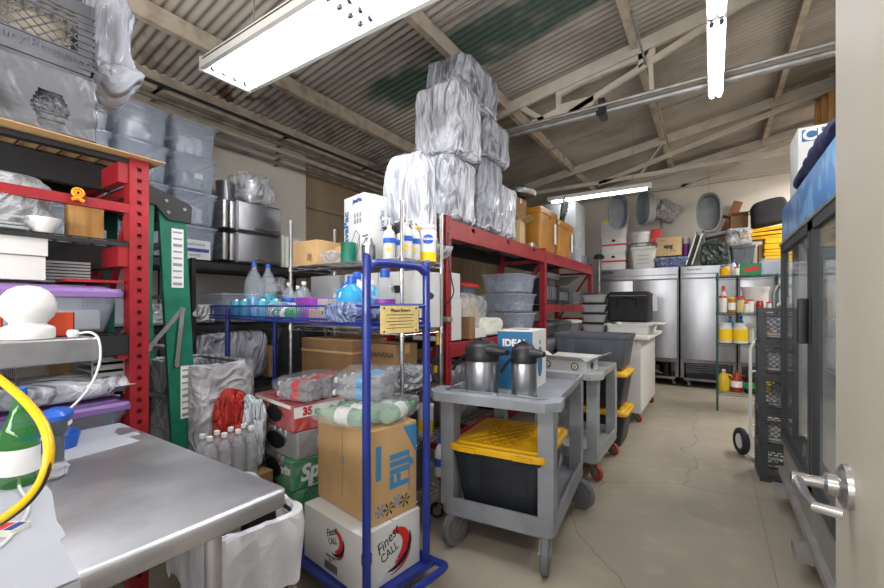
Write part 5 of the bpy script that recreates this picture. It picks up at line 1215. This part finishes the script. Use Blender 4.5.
def onu(u, y, z):
    """point on the cart at depth offset y seen along image column u"""
    a = bc_inv @ Vector((0, y, 0)); b_ = bc_inv @ Vector((1, y, 0)) - a; l = (u - 442) / FPX; s_, c_ = math.sin(THETA), math.cos(THETA)
    rx, ry = -s_ + c_ * l, c_ + s_ * l; x = (a.y * rx - a.x * ry) / (b_.x * ry - b_.y * rx); return onc(x, y, z)
RZC = -14
# cartons on the deck
D0 = .118
fc = T('drink_mix_carton', 'white Finest Call carton with red swirl at the end of blue cart', 'box', onc(.265, -.175, D0), 172, None)
MB().rbox(-.24, -.18, 0, .24, .18, .27, .004).obj('body', whitec, fc)
MB().box(-.241, -.002, .269, .241, .002, .2715).obj('top_seam', grey, fc, False)
# end face = local -x ; camera side face = local +y
R180 = Matrix.Rotation(PI, 3, 'Z')
FACE['+y'] = R180 @ FACE['-y']
def swirl(face, c, s_, par):
    x0, y0 = c; R = Matrix.Translation((0, 0, 0)) @ FACE[face].to_4x4()
    off = .241 if face == '-x' else .181
    def arc(r0, r1, a0, a1, wf, m_, nm):
        mb = MB(); P1 = []; P2 = []
        for k in range(17):
            a = math.radians(a0 + (a1 - a0) * k / 16); w = wf(k / 16)
            P1.append(((r0 + w) * math.cos(a), (r1 + w) * math.sin(a))); P2.append(((r0 - w) * math.cos(a), (r1 - w) * math.sin(a)))
        rot = math.radians(18)
        def tr(p): return (x0 + s_ * (p[0] * math.cos(rot) - p[1] * math.sin(rot)), y0 + s_ * (p[0] * math.sin(rot) + p[1] * math.cos(rot)))
        L1 = [tr(p) for p in P1]; L2 = [tr(p) for p in P2]
        for k in range(16):
            q = [L1[k], L1[k + 1], L2[k + 1], L2[k]]
            mb.add([tuple(R @ Vector((a, b_, off))) for a, b_ in q], [(0, 1, 2, 3)]); 
        mb.obj(nm, m_, par, False)
    arc(.85, .75, -100, 75, lambda t_: .03 + .20 * math.sin(PI * min(1, t_ * .8 + .1)), label_r, 'red_swirl')
    arc(1.15, 1.0, -125, 5, lambda t_: .02 + .13 * math.sin(PI * t_), ink, 'black_swirl')
    arc(1.32, 1.22, -115, -40, lambda t_: .01 + .06 * math.sin(PI * t_), label_r, 'lower_red_swirl')
    text('Finest', s_ * .75, tuple(R @ Vector((x0 - s_ * .35, y0 + s_ * .5, off))), face, ink, par, 28, 'lettering', .8, .3)
    text('CALL', s_ * .62, tuple(R @ Vector((x0 - s_ * .22, y0 - s_ * .12, off))), face, ink, par, 20, 'lettering', .75)
swirl('-x', (.0, .145), .098, fc); swirl('+y', (.03, .175), .066, fc)
text('Cocktail Mixers', .02, (-.2425, .03, .06), '-x', label_w, fc, 25)
text('SOUR MIX', .016, (.0, .1815, .088), '+y', ink, fc); text('521', .02, (.0, .1815, .07), '+y', ink, fc)
m = MB()
for k in range(22): m.box(-.05 + k * .0047, .18, .02, -.05 + k * .0047 + (.0012 if k % 3 else .0028), .1812, .058)
m.obj('bar_code', ink, fc, False)
fj = T('water_carton', 'tan FIJI carton on top of the white Finest Call carton', 'box', onc(.28, -.215, D0 + .273), 172 - 2, None)
MB().rbox(-.235, -.14, 0, .235, .14, .435, .004).obj('body', kraft, fj)
text('FIJI', .15, (-.2365, -.03, .22), '-x', fijib, fj, 90, bold=.006, sx=.95); text('NATURAL ARTESIAN WATER', .015, (-.2365, -.09, .2), '-x', fijib, fj, 90)
MB().add([(-.2364, -.05, .4195), (-.2364, -.139, .4195), (-.2364, -.139, .27)], [(0, 1, 2)]).obj('blue_corner', fijib, fj, False)
patch((-.2363, .10, .28), .03, .16, '-x', fijib, fj, 'blue_bar')
for k in range(4):
    mb = MB(); c0_ = (.06 - .05 * k, .06 + .012 * math.sin(k * 2))
    for q in range(6):
        a = q * PI / 3 + k; mb.add([(-.2364, -c0_[0], c0_[1]), (-.2364, -c0_[0] - .035 * math.cos(a), c0_[1] + .035 * math.sin(a)), (-.2364, -c0_[0] - .03 * math.cos(a + .35), c0_[1] + .03 * math.sin(a + .35))], [(0, 1, 2)])
    mb.obj('flower_print', fijib if k % 2 else ink, fj, False)
patch((.0, .1405, .25), .025, .035, '+y', grey, fj, 'side_label'); patch((.0, .1403, .25), .003, .36, '+y', dkraft, fj, 'seam')
# beverage packs
def pack(label, x, z, colm, kind, rz=0, w=.50, d=.33, h=.135, y=-.19, opening=True, cans=canm):
    t = T('soda_case', label, 'case', onc(x, y, z), 172 + rz, None)
    MB().rbox(-w / 2, -d / 2, 0, w / 2, d / 2, h * .42, .006).obj('tray_wrap', colm, t)
    c_ = MB(); 
    for i in range(8):
        for j in range(5):
            X = -w / 2 + .033 + i * (w - .066) / 7; Y = -d / 2 + .033 + j * (d - .066) / 4
            c_.lathe([(.024, 0), (.029, .008), (.029, h - .03), (.024, h - .012), (.024, h - .008), (.001, h - .012)], 12, (X, Y, .004), cap1=False)
    c_.obj('cans', cans, t)
    s_ = MB(); s_.rbox(-w / 2 - .001, -d / 2 - .001, 0, -w / 2 + .11, d / 2 + .001, h, .01); s_.rbox(w / 2 - .09, -d / 2 - .001, 0, w / 2 + .001, d / 2 + .001, h, .01); s_.obj('printed_sleeve', colm if kind != 'silver' else silverc, t)
    # oval dark opening toward the camera
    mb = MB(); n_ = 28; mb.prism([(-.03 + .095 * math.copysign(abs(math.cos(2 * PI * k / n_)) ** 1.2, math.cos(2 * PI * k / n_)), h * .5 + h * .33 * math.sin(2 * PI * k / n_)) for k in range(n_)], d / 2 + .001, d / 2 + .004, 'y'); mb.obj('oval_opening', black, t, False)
    mb = MB(); mb.rbox(-w / 2 - .003, -d / 2 - .003, .002, w / 2 + .003, d / 2 + .003, h + .002, .012, 4); mb.obj('shrink_film', film2, t)
    return t
z = D0
pk = [('green case of cans, lowest of the stack on the blue cart', spgreen, 'g', 0), ('green case of cans second from bottom on blue cart', spgreen, 'g', 2), ('green Sprite case of 35 cans below the silver case', spgreen, 'sp', -3), ('silver case of cans between Sprite and red case', silverc, 'silver', 4), ('red Coca Cola case of 35 cans topmost of the stack', cokered, 'coke', -2)]
hs_ = (.13, .13, .165, .15, .15)
for k, (lb, m_, kd, rz) in enumerate(pk):
    t = pack(lb, .905 + .01 * (k % 2), z, m_, kd, rz, h=hs_[k], cans=canm if kd != 'coke' else cokered); h = hs_[k]
    if kd == 'sp': text('Sprite', .12, (-.2535, -.02, h * .6), '-x', label_w, t, 8, bold=.004, shear=.3); patch((-.2525, .02, .03), .1, .05, '-x', label_w, t, 'white_box'); text('35', .045, (-.2542, .02, .03), '-x', spgreen, t, bold=.003)
    if kd == 'sp': text('Sprite', .07, (-.15, .1675, h * .6), '+y', label_w, t, 8, bold=.003, shear=.3)
    if kd == 'coke': patch((-.2535, 0, h * .72), .32, .06, '-x', label_w, t, 'white_band'); text('35', .06, (-.2550, .08, h * .72), '-x', cokered, t, bold=.003)
    if kd == 'coke': patch((.0, .1725, h * .93), .48, .02, '+y', label_w, t, 'white_edge')
    if kd == 'silver': patch((-.2535, -.02, h * .5), .12, .07, '-x', label_w, t, 'white_box'); m = MB(); m.tube([(-.2545, -.02 + .05 * math.cos(q * PI / 4 + PI / 4) * 1.1, h * .5 + .03 * math.sin(q * PI / 4 + PI / 4)) for q in (0, 2, 4, 6)], .0012, 4, True); m.obj('red_outline', label_r, t)
    z += h + .003
ZC = z
# loose shrink-wrapped packs on top of the stacks
def bpack(label, loc, rz, n, L, m_, lab, r=.032, rows=2, cat='pack', film_=film, capm=white, tilt=None, seed=0):
    """lying bottles in film"""
    t = T('bottle_pack', label, cat, loc, rz, None, tilt)
    for j in range(rows):
        for i in range(n):
            off = random.uniform(-.02, .02)
            mb = MB(); mb.lathe([(.001, 0), (r * .9, 0), (r, .01), (r, L * .62), (r * .9, L * .7), (.014, L * .92), (.014, L)], 12, cap0=False); q = Matrix.Translation((-L / 2 + off, (i - (n - 1) / 2) * r * 2.05, r + j * r * 1.8)) @ Matrix.Rotation(PI / 2, 4, 'Y')
            mb.v = [tuple(q @ Vector(p)) for p in mb.v]; bo = mb.obj('bottle', m_, t)
            mb = MB(); mb.lathe([(r + .001, L * .25), (r + .001, L * .52)], 12, cap0=False, cap1=False); mb.v = [tuple(q @ Vector(p)) for p in mb.v]; mb.obj('wrap_label', lab, bo)
            mb = MB(); mb.lathe([(.016, L), (.016, L + .014)], 10); mb.v = [tuple(q @ Vector(p)) for p in mb.v]; mb.obj('cap', capm, bo)
    if film_: blob(L * 1.2, n * r * 2.4, rows * r * 2.3, film2, 'shrink_film', t, seed, .12, sq=.4)
    return t
bpack('pale green bottles in clear film lying across the FIJI carton, front ones', onc(.27, -.13, D0 + .712), 172 + 12, 3, .30, petpg, label_w, r=.042, rows=1, seed=4, capm=spgreen)
bpack('pale green bottles in film lying behind on the FIJI carton', onc(.16, -.29, D0 + .714), 172 - 70, 2, .28, petpg, label_w, r=.042, rows=1, seed=6, capm=spgreen)
bpack('water bottles in clear blue film heaped topmost above the FIJI carton', onc(.30, -.24, D0 + .80), 172 + 30, 3, .24, petd, soapb, r=.036, rows=2, seed=7)
bpack('bottles in red white printed film above the red case', onc(.76, -.2, ZC + .005), 172 + 15, 5, .22, petd, label_r, rows=2, seed=9, capm=white)
bpack('bottles with blue red labels in film at left, above the red case', onc(1.0, -.24, ZC + .005), 172 - 20, 4, .2, petd, inkn, rows=1, seed=10, capm=label_r)
b = blob(.16, .4, .34, wrapmat('red_print_film', '#b5342c', .6, 1, .2, 6, .8), 'printed_wrap', seed=12, amp=.25, sq=.6); tag(b, 'crumpled red and white printed wrap hanging left of the cases', 'wrap', (-2.24, 1.25, .505), 150, None, (.05, .2)); b.scale = (.6, .45, 1.2)
b = blob(.14, .26, .30, wrapmat('white_print_film', '#d9e3ee', .7, 1, .2, 6, .8), 'printed_wrap', seed=13, amp=.25, sq=.6); tag(b, 'crumpled white and blue printed wrap left of the silver case', 'wrap', (-2.12, 1.32, .505), 150, None, (.0, .2)); b.scale = (.6, .45, 1.3)
# standing bottles left of the cases on deck carton
t = carton('brown carton on the floor under the standing bottles', (-2.16, 1.19, 0), .28, .36, .50, dkraft, 0, False)
def standing(label, x, y):
    tt = bottle(label, (x, y, .503), P(.034, .24), petd, white, .015, .016, None, group='upright water bottles beside the soda cases', name='water_bottle'); return tt
i_ = 0
for xx in (-2.06, -2.13):
    for yy in (1.05, 1.122, 1.194, 1.266):
        i_ += 1; standing('clear bottle with white cap standing left of the soda cases', xx, yy)
# basket goods
BZ = 1.322
def big_soda(label, x, y, liq, f, lab, lz, rz=0):
    return bottle(label, onu(x, y, BZ), [(.055, 0), (.062, .02), (.062, .21), (.056, .25), (.034, .30), (.016, .335), (.015, .355)], pet, label_b, .017, .022, lab, lz, (liq, f), name='soda_bottle', cat='bottle', n=24)
big_soda('large clear bottle with blue cap and blue liquid in basket', 254, -.14, soapb, .4, None, (0, 0)); big_soda('large clear bottle with pink band standing behind in basket', 268, -.26, pinkl, .3, teal, (.2, .45))
for k in range(5):
    m = MB().lathe([(.024, 0), (.031, .01), (.031, .11), (.026, .122), (.001, .12)], 18, cap1=False); o = m.obj('drink_can', teal); MB().lathe([(.0305, .112), (.026, .1225), (.001, .1205)], 18, cap0=False, cap1=False).obj('can_top', canm, o)
    tag(o, ['teal can farthest left in the blue basket', 'teal can second from left in the blue basket', 'teal can in front of the large clear bottles', 'teal can behind the second can in basket', 'teal can touching the white bag in basket'][k], 'can', onu((236, 244, 262, 241, 275)[k], (-.05, -.05, -.05, -.2, -.12)[k], BZ))
for k in range(2): bottle(['small clear water bottle with blue label, left one in basket', 'small clear water bottle with blue label, right one in basket'][k], onu(289 + 15 * k, -.28, BZ), P(.045, .22), pet, white, .015, .016, label_b, (.35, .6), name='water_bottle')
bottle('small clear bottle between the two blue labelled ones', onu(298, -.33, BZ), P(.035, .2), pet, white, .014, .015, None, name='water_bottle')
b = blob(.2, .16, .1, film, 'plastic_bag', seed=33, amp=.25); tag(b, 'small clear bag among the cans in blue basket', 'bag', onu(281, -.15, BZ))
for k in range(2):
    t = bottle(['green glass bottle lying in the basket, left one', 'green glass bottle lying in the basket, right one'][k], onu(284 + 20 * k, -.07, BZ + .036), P(.034, .22), petg, white, .014, .012, label_w, (.55, .7), name='green_bottle', tilt=(0, PI / 2), rz=172 + (12 if k else -10))
t = carton('purple carton in the blue basket', onu(319, -.15, BZ), .15, .2, .125, label_p, 172, False); m = MB(); m.tube([(.0 + .02 * math.cos(q * PI / 8), .1015, .06 + .032 * math.sin(q * PI / 8)) for q in range(16)], .002, 4, True); m.obj('ring_mark', inkn, t)
t = carton('grey small carton beside purple one in basket', onu(337, -.15, BZ), .09, .18, .115, grey2, 172, False)
t = carton('low tan carton at front of basket by the purple one', onu(332, -.05, BZ), .3, .08, .06, kraft2, 172, False)
def jug(label, x, y, m_, capc, h=.24, lab=None, r=.06):
    t = bottle(label, onu(x, y, BZ), [(r * .95, 0), (r, .01), (r, h * .6), (r * .75, h * .78), (.022, h * .88), (.02, h * .93)], m_, capc, .024, .035, lab, (.15, .5), name='jug', cat='jug', handle=True, rz=200, n=20); return t
jug('white jug with blue cap behind the blue frame in basket', 357, -.3, white, label_b, .25, label_b); jug('pale jug with blue cap left in basket near the frame', 352, -.13, soapb, label_b, .21); jug('clear lavender jug with blue cap framed by the blue handle', 385, -.2, pet, label_b, .24, label_p, .05)
jug('white jug farther back beside the grey carton', 346, -.33, white, label_b, .2, None, .05)
bottle('blue bottle standing at back of the basket', onu(372, -.33, BZ), P(.04, .2), soapb, white, .015, .02)
b = blob(.24, .16, .09, bagb, 'plastic_bag', seed=35, amp=.25); tag(b, 'pale blue bag in front of the jugs in basket', 'bag', onu(352, -.05, BZ))
m = MB().lathe([(.03, 0), (.034, .004), (.034, .09), (.028, .10)], 20); t = m.obj('yellow_jar', yel); tag(t, 'bright yellow round jar by the right blue post', 'jar', (-1.53, 2.19, 1.266))

# ---------------------------------------------------------------- lined bins
def lined_bin(label, loc, w, d, h, rz, body, liner, over=.2, seed=1):
    t = T('waste_bin', label, 'bin', loc, rz)
    MB().loft([rr(w * .8, d * .8, .05, 0), rr(w, d, .06, h - .03), rr(w + .03, d + .03, .06, h - .03), rr(w + .03, d + .03, .06, h), rr(w - .02, d - .02, .05, h), rr(w * .78, d * .78, .04, .02)]).obj('tub', body, t)
    loops = []
    def crease(L, amp, sd, dz=0):
        out = []
        for i, (x, y, z) in enumerate(L):
            a = math.atan2(y, x); k = 1 + amp * noise.noise(Vector((math.cos(a) * 5, math.sin(a) * 5, sd + z * 3))) ; out.append((x * k, y * k, z + dz * noise.noise(Vector((math.cos(a) * 6, math.sin(a) * 6, sd + 9)))))
        return out
    nn = 14
    def dense(w_, d_, r_, z_):
        L = rr(w_, d_, r_, z_, nn); out = []
        for i, p in enumerate(L):
            q = L[(i + 1) % len(L)]; a, b_ = Vector(p), Vector(q); ns = 14 if (a - b_).length > .05 else 1
            out += [tuple(a.lerp(b_, k / ns)) for k in range(ns)]
        return out
    for w_, d_, z_, am, dz in ((w * .86, d * .86, h * .45, .10, 0), (w * .93, d * .93, h * .75, .08, 0), (w - .025, d - .025, h - .02, .02, 0), (w, d, h + .012, .01, .01), (w + .045, d + .045, h + .008, .02, .01), (w + .055, d + .055, h - .05, .035, .01), (w + .05, d + .05, h - over * .5, .06, .03), (w + .04, d + .04, h - over, .09, .08)):
        loops.append(crease(dense(w_, d_, .06, z_), am, seed, dz))
    m = MB(); m.loft(loops, False, False); m.obj('liner', liner, t, ang=70)
    return t
lined_bin('tall bin lined with clear plastic behind the soda cases', (-2.66, 1.30, 0), .60, .30, 1.06, 0, dgrey, wrapmat('bin_liner', '#c3c3c8', .35, .85, .2, 4, .45), .5, 3)
lined_bin('dark bin with white liner under the corner of the steel table', (-1.56, .88, 0), .50, .30, .63, -10, blackm, wrapmat('white_liner', '#c9cacf', .82, 1, .3, 3, .22), .24, 5)

# ---------------------------------------------------------------- utility carts
def util_cart(label, cx, cy, rz, w, L, H, m_, wr, wheels, wm, lowz=.22):
    t = T('utility_cart', label, 'cart', (cx, cy, 0), rz)
    m = MB(); rim = .045
    # top tray: floor + raised rim
    m.loft([rr(w * .97, L * .99, .05, H - .055, 5), rr(w, L, .055, H - .04, 5), rr(w, L, .055, H, 5), rr(w - .035, L - .035, .045, H, 5), rr(w - .05, L - .05, .04, H - rim, 5)])
    m.obj('top_tray', m_, t)
    hd = MB(); o = len(hd.v)
    ys = -L / 2; outer = [(-w / 2 - .035, ys + .10), (-w / 2 - .045, ys - .03), (-w / 2 + .02, ys - .11), (w / 2 - .02, ys - .11), (w / 2 + .045, ys - .03), (w / 2 + .035, ys + .10)]
    inner = [(-w / 2 + .03, ys + .10), (-w / 2 + .03, ys + .0), (-w / 2 + .06, ys - .03), (w / 2 - .06, ys - .03), (w / 2 - .03, ys - .0), (w / 2 - .03, ys + .10)]
    zt_, zb_ = H + .012, H - .035
    for k in range(5):
        a, b_, c_, d_ = outer[k], outer[k + 1], inner[k + 1], inner[k]
        hd.loft([[(*p, zb_) for p in (a, b_, c_, d_)], [(*p, zt_ - .006) for p in (a, b_, c_, d_)], [(p[0] * .995, p[1], zt_) for p in (a, b_, c_, d_)]])
    hd.box(-w / 2 + .04, ys + .045, H - .03, w / 2 - .04, ys + .065, H + .004); hd.box(-.012, ys - .03, H - .03, .012, ys + .05, H + .004); hd.box(-w / 2 + .03, ys - .04, H - .034, w / 2 - .03, ys + .05, H - .028)
    hd.obj('handle_tray', m_, t, ang=30)
    m = MB(); m.loft([rr(w * .95, L * .98, .05, lowz - .06, 5), rr(w, L, .055, lowz - .05, 5), rr(w, L, .055, lowz + .05, 5), rr(w - .03, L - .03, .045, lowz + .05, 5), rr(w - .045, L - .045, .04, lowz, 5)]).obj('bottom_tray', m_, t)
    for sx in (-1, 1):
        for sy in (-1, 1):
            x0, x1 = sorted((sx * (w / 2 - .004), sx * (w / 2 - .085))); y0, y1 = sorted((sy * (L / 2 - .006), sy * (L / 2 - .12)))
            p = MB(); p.loft([[(x0, y0, z_), (x1, y0, z_), (x1, y1, z_), (x0, y1, z_)] for z_ in (lowz, )] + [[(x0, y0 if sy < 0 else y0 + .02, z_), (x1, y0 if sy < 0 else y0 + .02, z_), (x1, y1 if sy > 0 else y1 - .02, z_), (x0, y1 if sy > 0 else y1 - .02, z_)] for z_ in (lowz + .15, H - .2)] + [[(x0, y0, z_), (x1, y0, z_), (x1, y1, z_), (x0, y1, z_)] for z_ in (H - .05,)])
            p.obj('corner_post', m_, t, False)
    for (x, y, a) in wheels: caster(t, x, y, lowz - .055 if wr < .09 else lowz - .02, wr, a, wm, .045 if wr > .08 else .03)
    return t
util_cart('large grey utility cart in the aisle carrying the airpots', -1.06, 2.53, 6, .66, 1.0, .905, grey, .10, ((.27, -.42, 100), (-.24, -.40, 75), (.28, .36, 160), (-.27, .38, 90)), rubber, .245)
util_cart('smaller grey utility cart just behind the large one', -1.02, 3.78, 0, .52, .82, .86, grey2, .06, ((.21, -.33, 150), (-.2, -.33, 90), (.21, .33, 150), (-.2, .33, 90)), rubberr, .20)
t = tote('black tote with yellow lid on the lower deck of large cart', (-1.03, 2.33, .247), .52, .58, .39, navyt, yel, 6, taper=.84)
t = carton('pale grey box behind the tote on the lower cart deck', (-1.04, 2.84, .247), .3, .2, .16, grey2, 6, False); patch((.1505, 0, .08), .12, .06, '+x', label_w, t, 'label')
airpot('large steel airpot with domed black lid, left one on the cart', (-1.15, 2.17, .862), .10, .335, -20, .10)
airpot('slimmer steel airpot, right one on the cart', (-.925, 2.27, .862), .074, .32, -15, .06)
t = carton('white and blue IDEAL box standing behind the airpots', (-1.075, 2.62, .862), .23, .36, .38, whitec, 6, False)
patch((0, -.1815, .19), .23, .37, '-y', idealb, t, 'blue_face', .001); text('IDEAL', .062, (-.0, -.1835, .30), '-y', label_w, t, bold=.003)
patch((.117, 0, .17), .12, .2, '+x', idealb, t, 'blue_emblem', .001, True); patch((.1172, 0.0, .3), .03, .03, '+x', idealb, t, 'round_mark', .001, True); patch((-.02, .0, .3812), .12, .05, 'top', ink, t, 'black_print')
tag(MB().box(-.14, -.05, 0, .14, .05, .002).obj('paper_sheet', white, smooth=False), 'white paper strip lying on the cart in front of airpots', 'paper', (-.84, 2.14, .862), -12)
t = carton('open white carton with green round logos on the smaller cart', (-1.12, 3.82, .817), .44, .30, .10, whitec, -6, False, True)
for c_ in (-.14, .12): patch((c_, -.151, .05), .07, .07, '-y', dgreen, t, 'round_logo', .001, True); patch((c_, -.152, .05), .05, .05, '-y', label_w, t, 'logo_ring', .001, True); patch((c_, -.153, .05), .03, .03, '-y', crumb, t, 'logo_centre', .001, True)
patch((.2205, 0, .05), .07, .07, '+x', dgreen, t, 'round_logo', .001, True)
# tote stack behind the carts
tote('black tote with yellow lid on the floor under the tote stack', (-1.03, 4.55, 0), .62, .48, .38, navyt, yel)
tote('black tote with yellow lid in the middle of the tote stack', (-1.03, 4.55, .385), .62, .48, .38, navyt, yel)
tote('open grey tote on top of the two yellow lidded totes', (-1.06, 4.56, .772), .72, .50, .34, dgrey, None, taper=.88)
# white chest unit, trays, delivery bag, containers
t = T('white_chest', 'white chest unit on red castors behind the tote stack', 'cabinet', (-1.05, 6.05, 0), 0)
MB().rbox(-.34, -.7, .12, .34, .7, 1.0, .012).obj('body', white, t); MB().rbox(-.40, -.76, 1.0, .43, .76, 1.045, .015).obj('lid', white, t)
for x in (-.28, .28):
    for y in (-.6, .6): caster(t, x, y, .12, .045, 150, rubberr)
t = T('white_tray', 'white plastic tray lying on the chest unit', 'tray', (-.90, 6.05, 1.047)); MB().loft([rr(.46, .9, .03, 0), rr(.5, .96, .03, .11), rr(.56, 1.02, .04, .115), rr(.56, 1.02, .04, .125), rr(.48, .94, .03, .12), rr(.44, .86, .03, .01)]).obj('tray', white, t)
MB().rbox(.12, -.4, .126, .4, .1, .138, .01).obj('loose_lid', white, t)
b = MB(); b.rbox(-.25, -.22, 0, .25, .22, .40, .05, 4); t = b.obj('delivery_bag', cloth_b); tag(t, 'black soft delivery bag on the white tray', 'bag', (-.93, 6.02, 1.19), 0)
MB().tube([(-.12, -.225, .22), (-.12, -.235, .31), (0, -.24, .33), (.12, -.235, .31), (.12, -.225, .22)], .012, 6).obj('strap', black, t); MB().box(-.23, -.223, .34, .23, -.220, .352).obj('zip', dgrey, t, False)
for k in range(4):
    t = T('food_pan', ['clear pan with black lid, lowest of the stack by delivery bag', 'clear pan with black lid, second from bottom beside the delivery bag', 'clear pan with black lid, third from bottom beside the delivery bag', 'clear pan with black lid, topmost by the delivery bag'][k], 'pan', (-1.36, 5.9, 1.047 + .135 * k), 0)
    MB().loft([rr(.26, .2, .03, 0), rr(.32, .26, .04, .09), rr(.34, .28, .04, .09), rr(.34, .28, .04, .1)]).obj('pan', grey2, t); MB().loft([rr(.34, .28, .04, .101), rr(.30, .24, .04, .125), rr(.28, .22, .04, .13)]).obj('lid', black, t)
t = T('black_pole_stand', 'black topped grey stand at the far end of the red rack', 'stand', (-1.62, 7.3, 0)); MB().cyl((0, 0, .02), (0, 0, 2.2), .02, 8).obj('pole', galv, t); MB().lathe([(.001, 2.2), (.08, 2.2), (.09, 2.24), (.05, 2.28), (.001, 2.28)], 16, cap0=False, cap1=False).obj('top', black, t); MB().lathe([(.14, 0), (.14, .02), (.02, .04)], 18).obj('base', galv, t)
# dark stored goods behind the blue cart
b = blob(.34, .24, .9, cloth_b, 'hanging_aprons', seed=92, amp=.1, fold=.2); tag(b, 'black aprons hanging below basket level behind blue cart', 'aprons', (-2.72, 2.1, .35))

for k, (y, z, w_, d_, h_, m_, lb) in enumerate(((1.2, 1.252, .4, .3, .2, clearb, 'clear box of packets at left under the black shelf top'), (2.98, 1.252, .4, .3, .24, dgrey, 'dark grey box at right end under black shelf top'), (2.62, .702, .4, .4, .3, dkraft, 'brown carton low on the wall shelving behind the cart'), (3.02, .702, .4, .3, .36, whitec, 'white carton low at the right end of wall shelving'), (1.2, .702, .4, .4, .34, whitec, 'white carton low at left of wall shelving'))):
    carton(lb, (-3.84, y, z), w_, d_, h_, m_, 0, False)
for k in range(5):
    b = blob(.2 + .03 * (k % 2), .2, .16, (film, silverb, filmw, film, filmk)[k], 'plastic_pack', seed=100 + k, amp=.2)
    tag(b, ['clear packet pile on the bins left of basket cans', 'silver packet under the black shelf behind the clear bottles', 'white packet under the black shelf behind the clear bottles', 'clear packet on top of the right clear bin under black shelf', 'dark film packet near the right end under black shelf'][k], 'packet', (-3.62 - .08 * (k % 2), 1.42 + .36 * k, 1.252 + (0 if k in (0, 2) else .275 if k == 3 else .0)))

# extra condiments crowding the second and third green shelves
for k, (x, z, r_, h_, m_, c_, lb) in enumerate(((.16, 1.31, .03, .14, oilr, white, 'small red jar behind the honey jar on second green shelf'), (.36, 1.31, .026, .12, cream, label_r, 'tiny cream jar squeezed at front middle of second green shelf'), (.54, 1.31, .03, .12, label_r, white, 'short red can near the right of second green shelf'), (.42, .90, .04, .18, cream, label_y, 'cream jar behind the clear jug on third green shelf'), (.66, .90, .035, .22, white, label_r, 'tall white bottle at the right end of third green shelf'))):
    jar(lb, (x, 6.93 if k != 1 else 6.63, gz(z)), r_, h_, m_, c_)
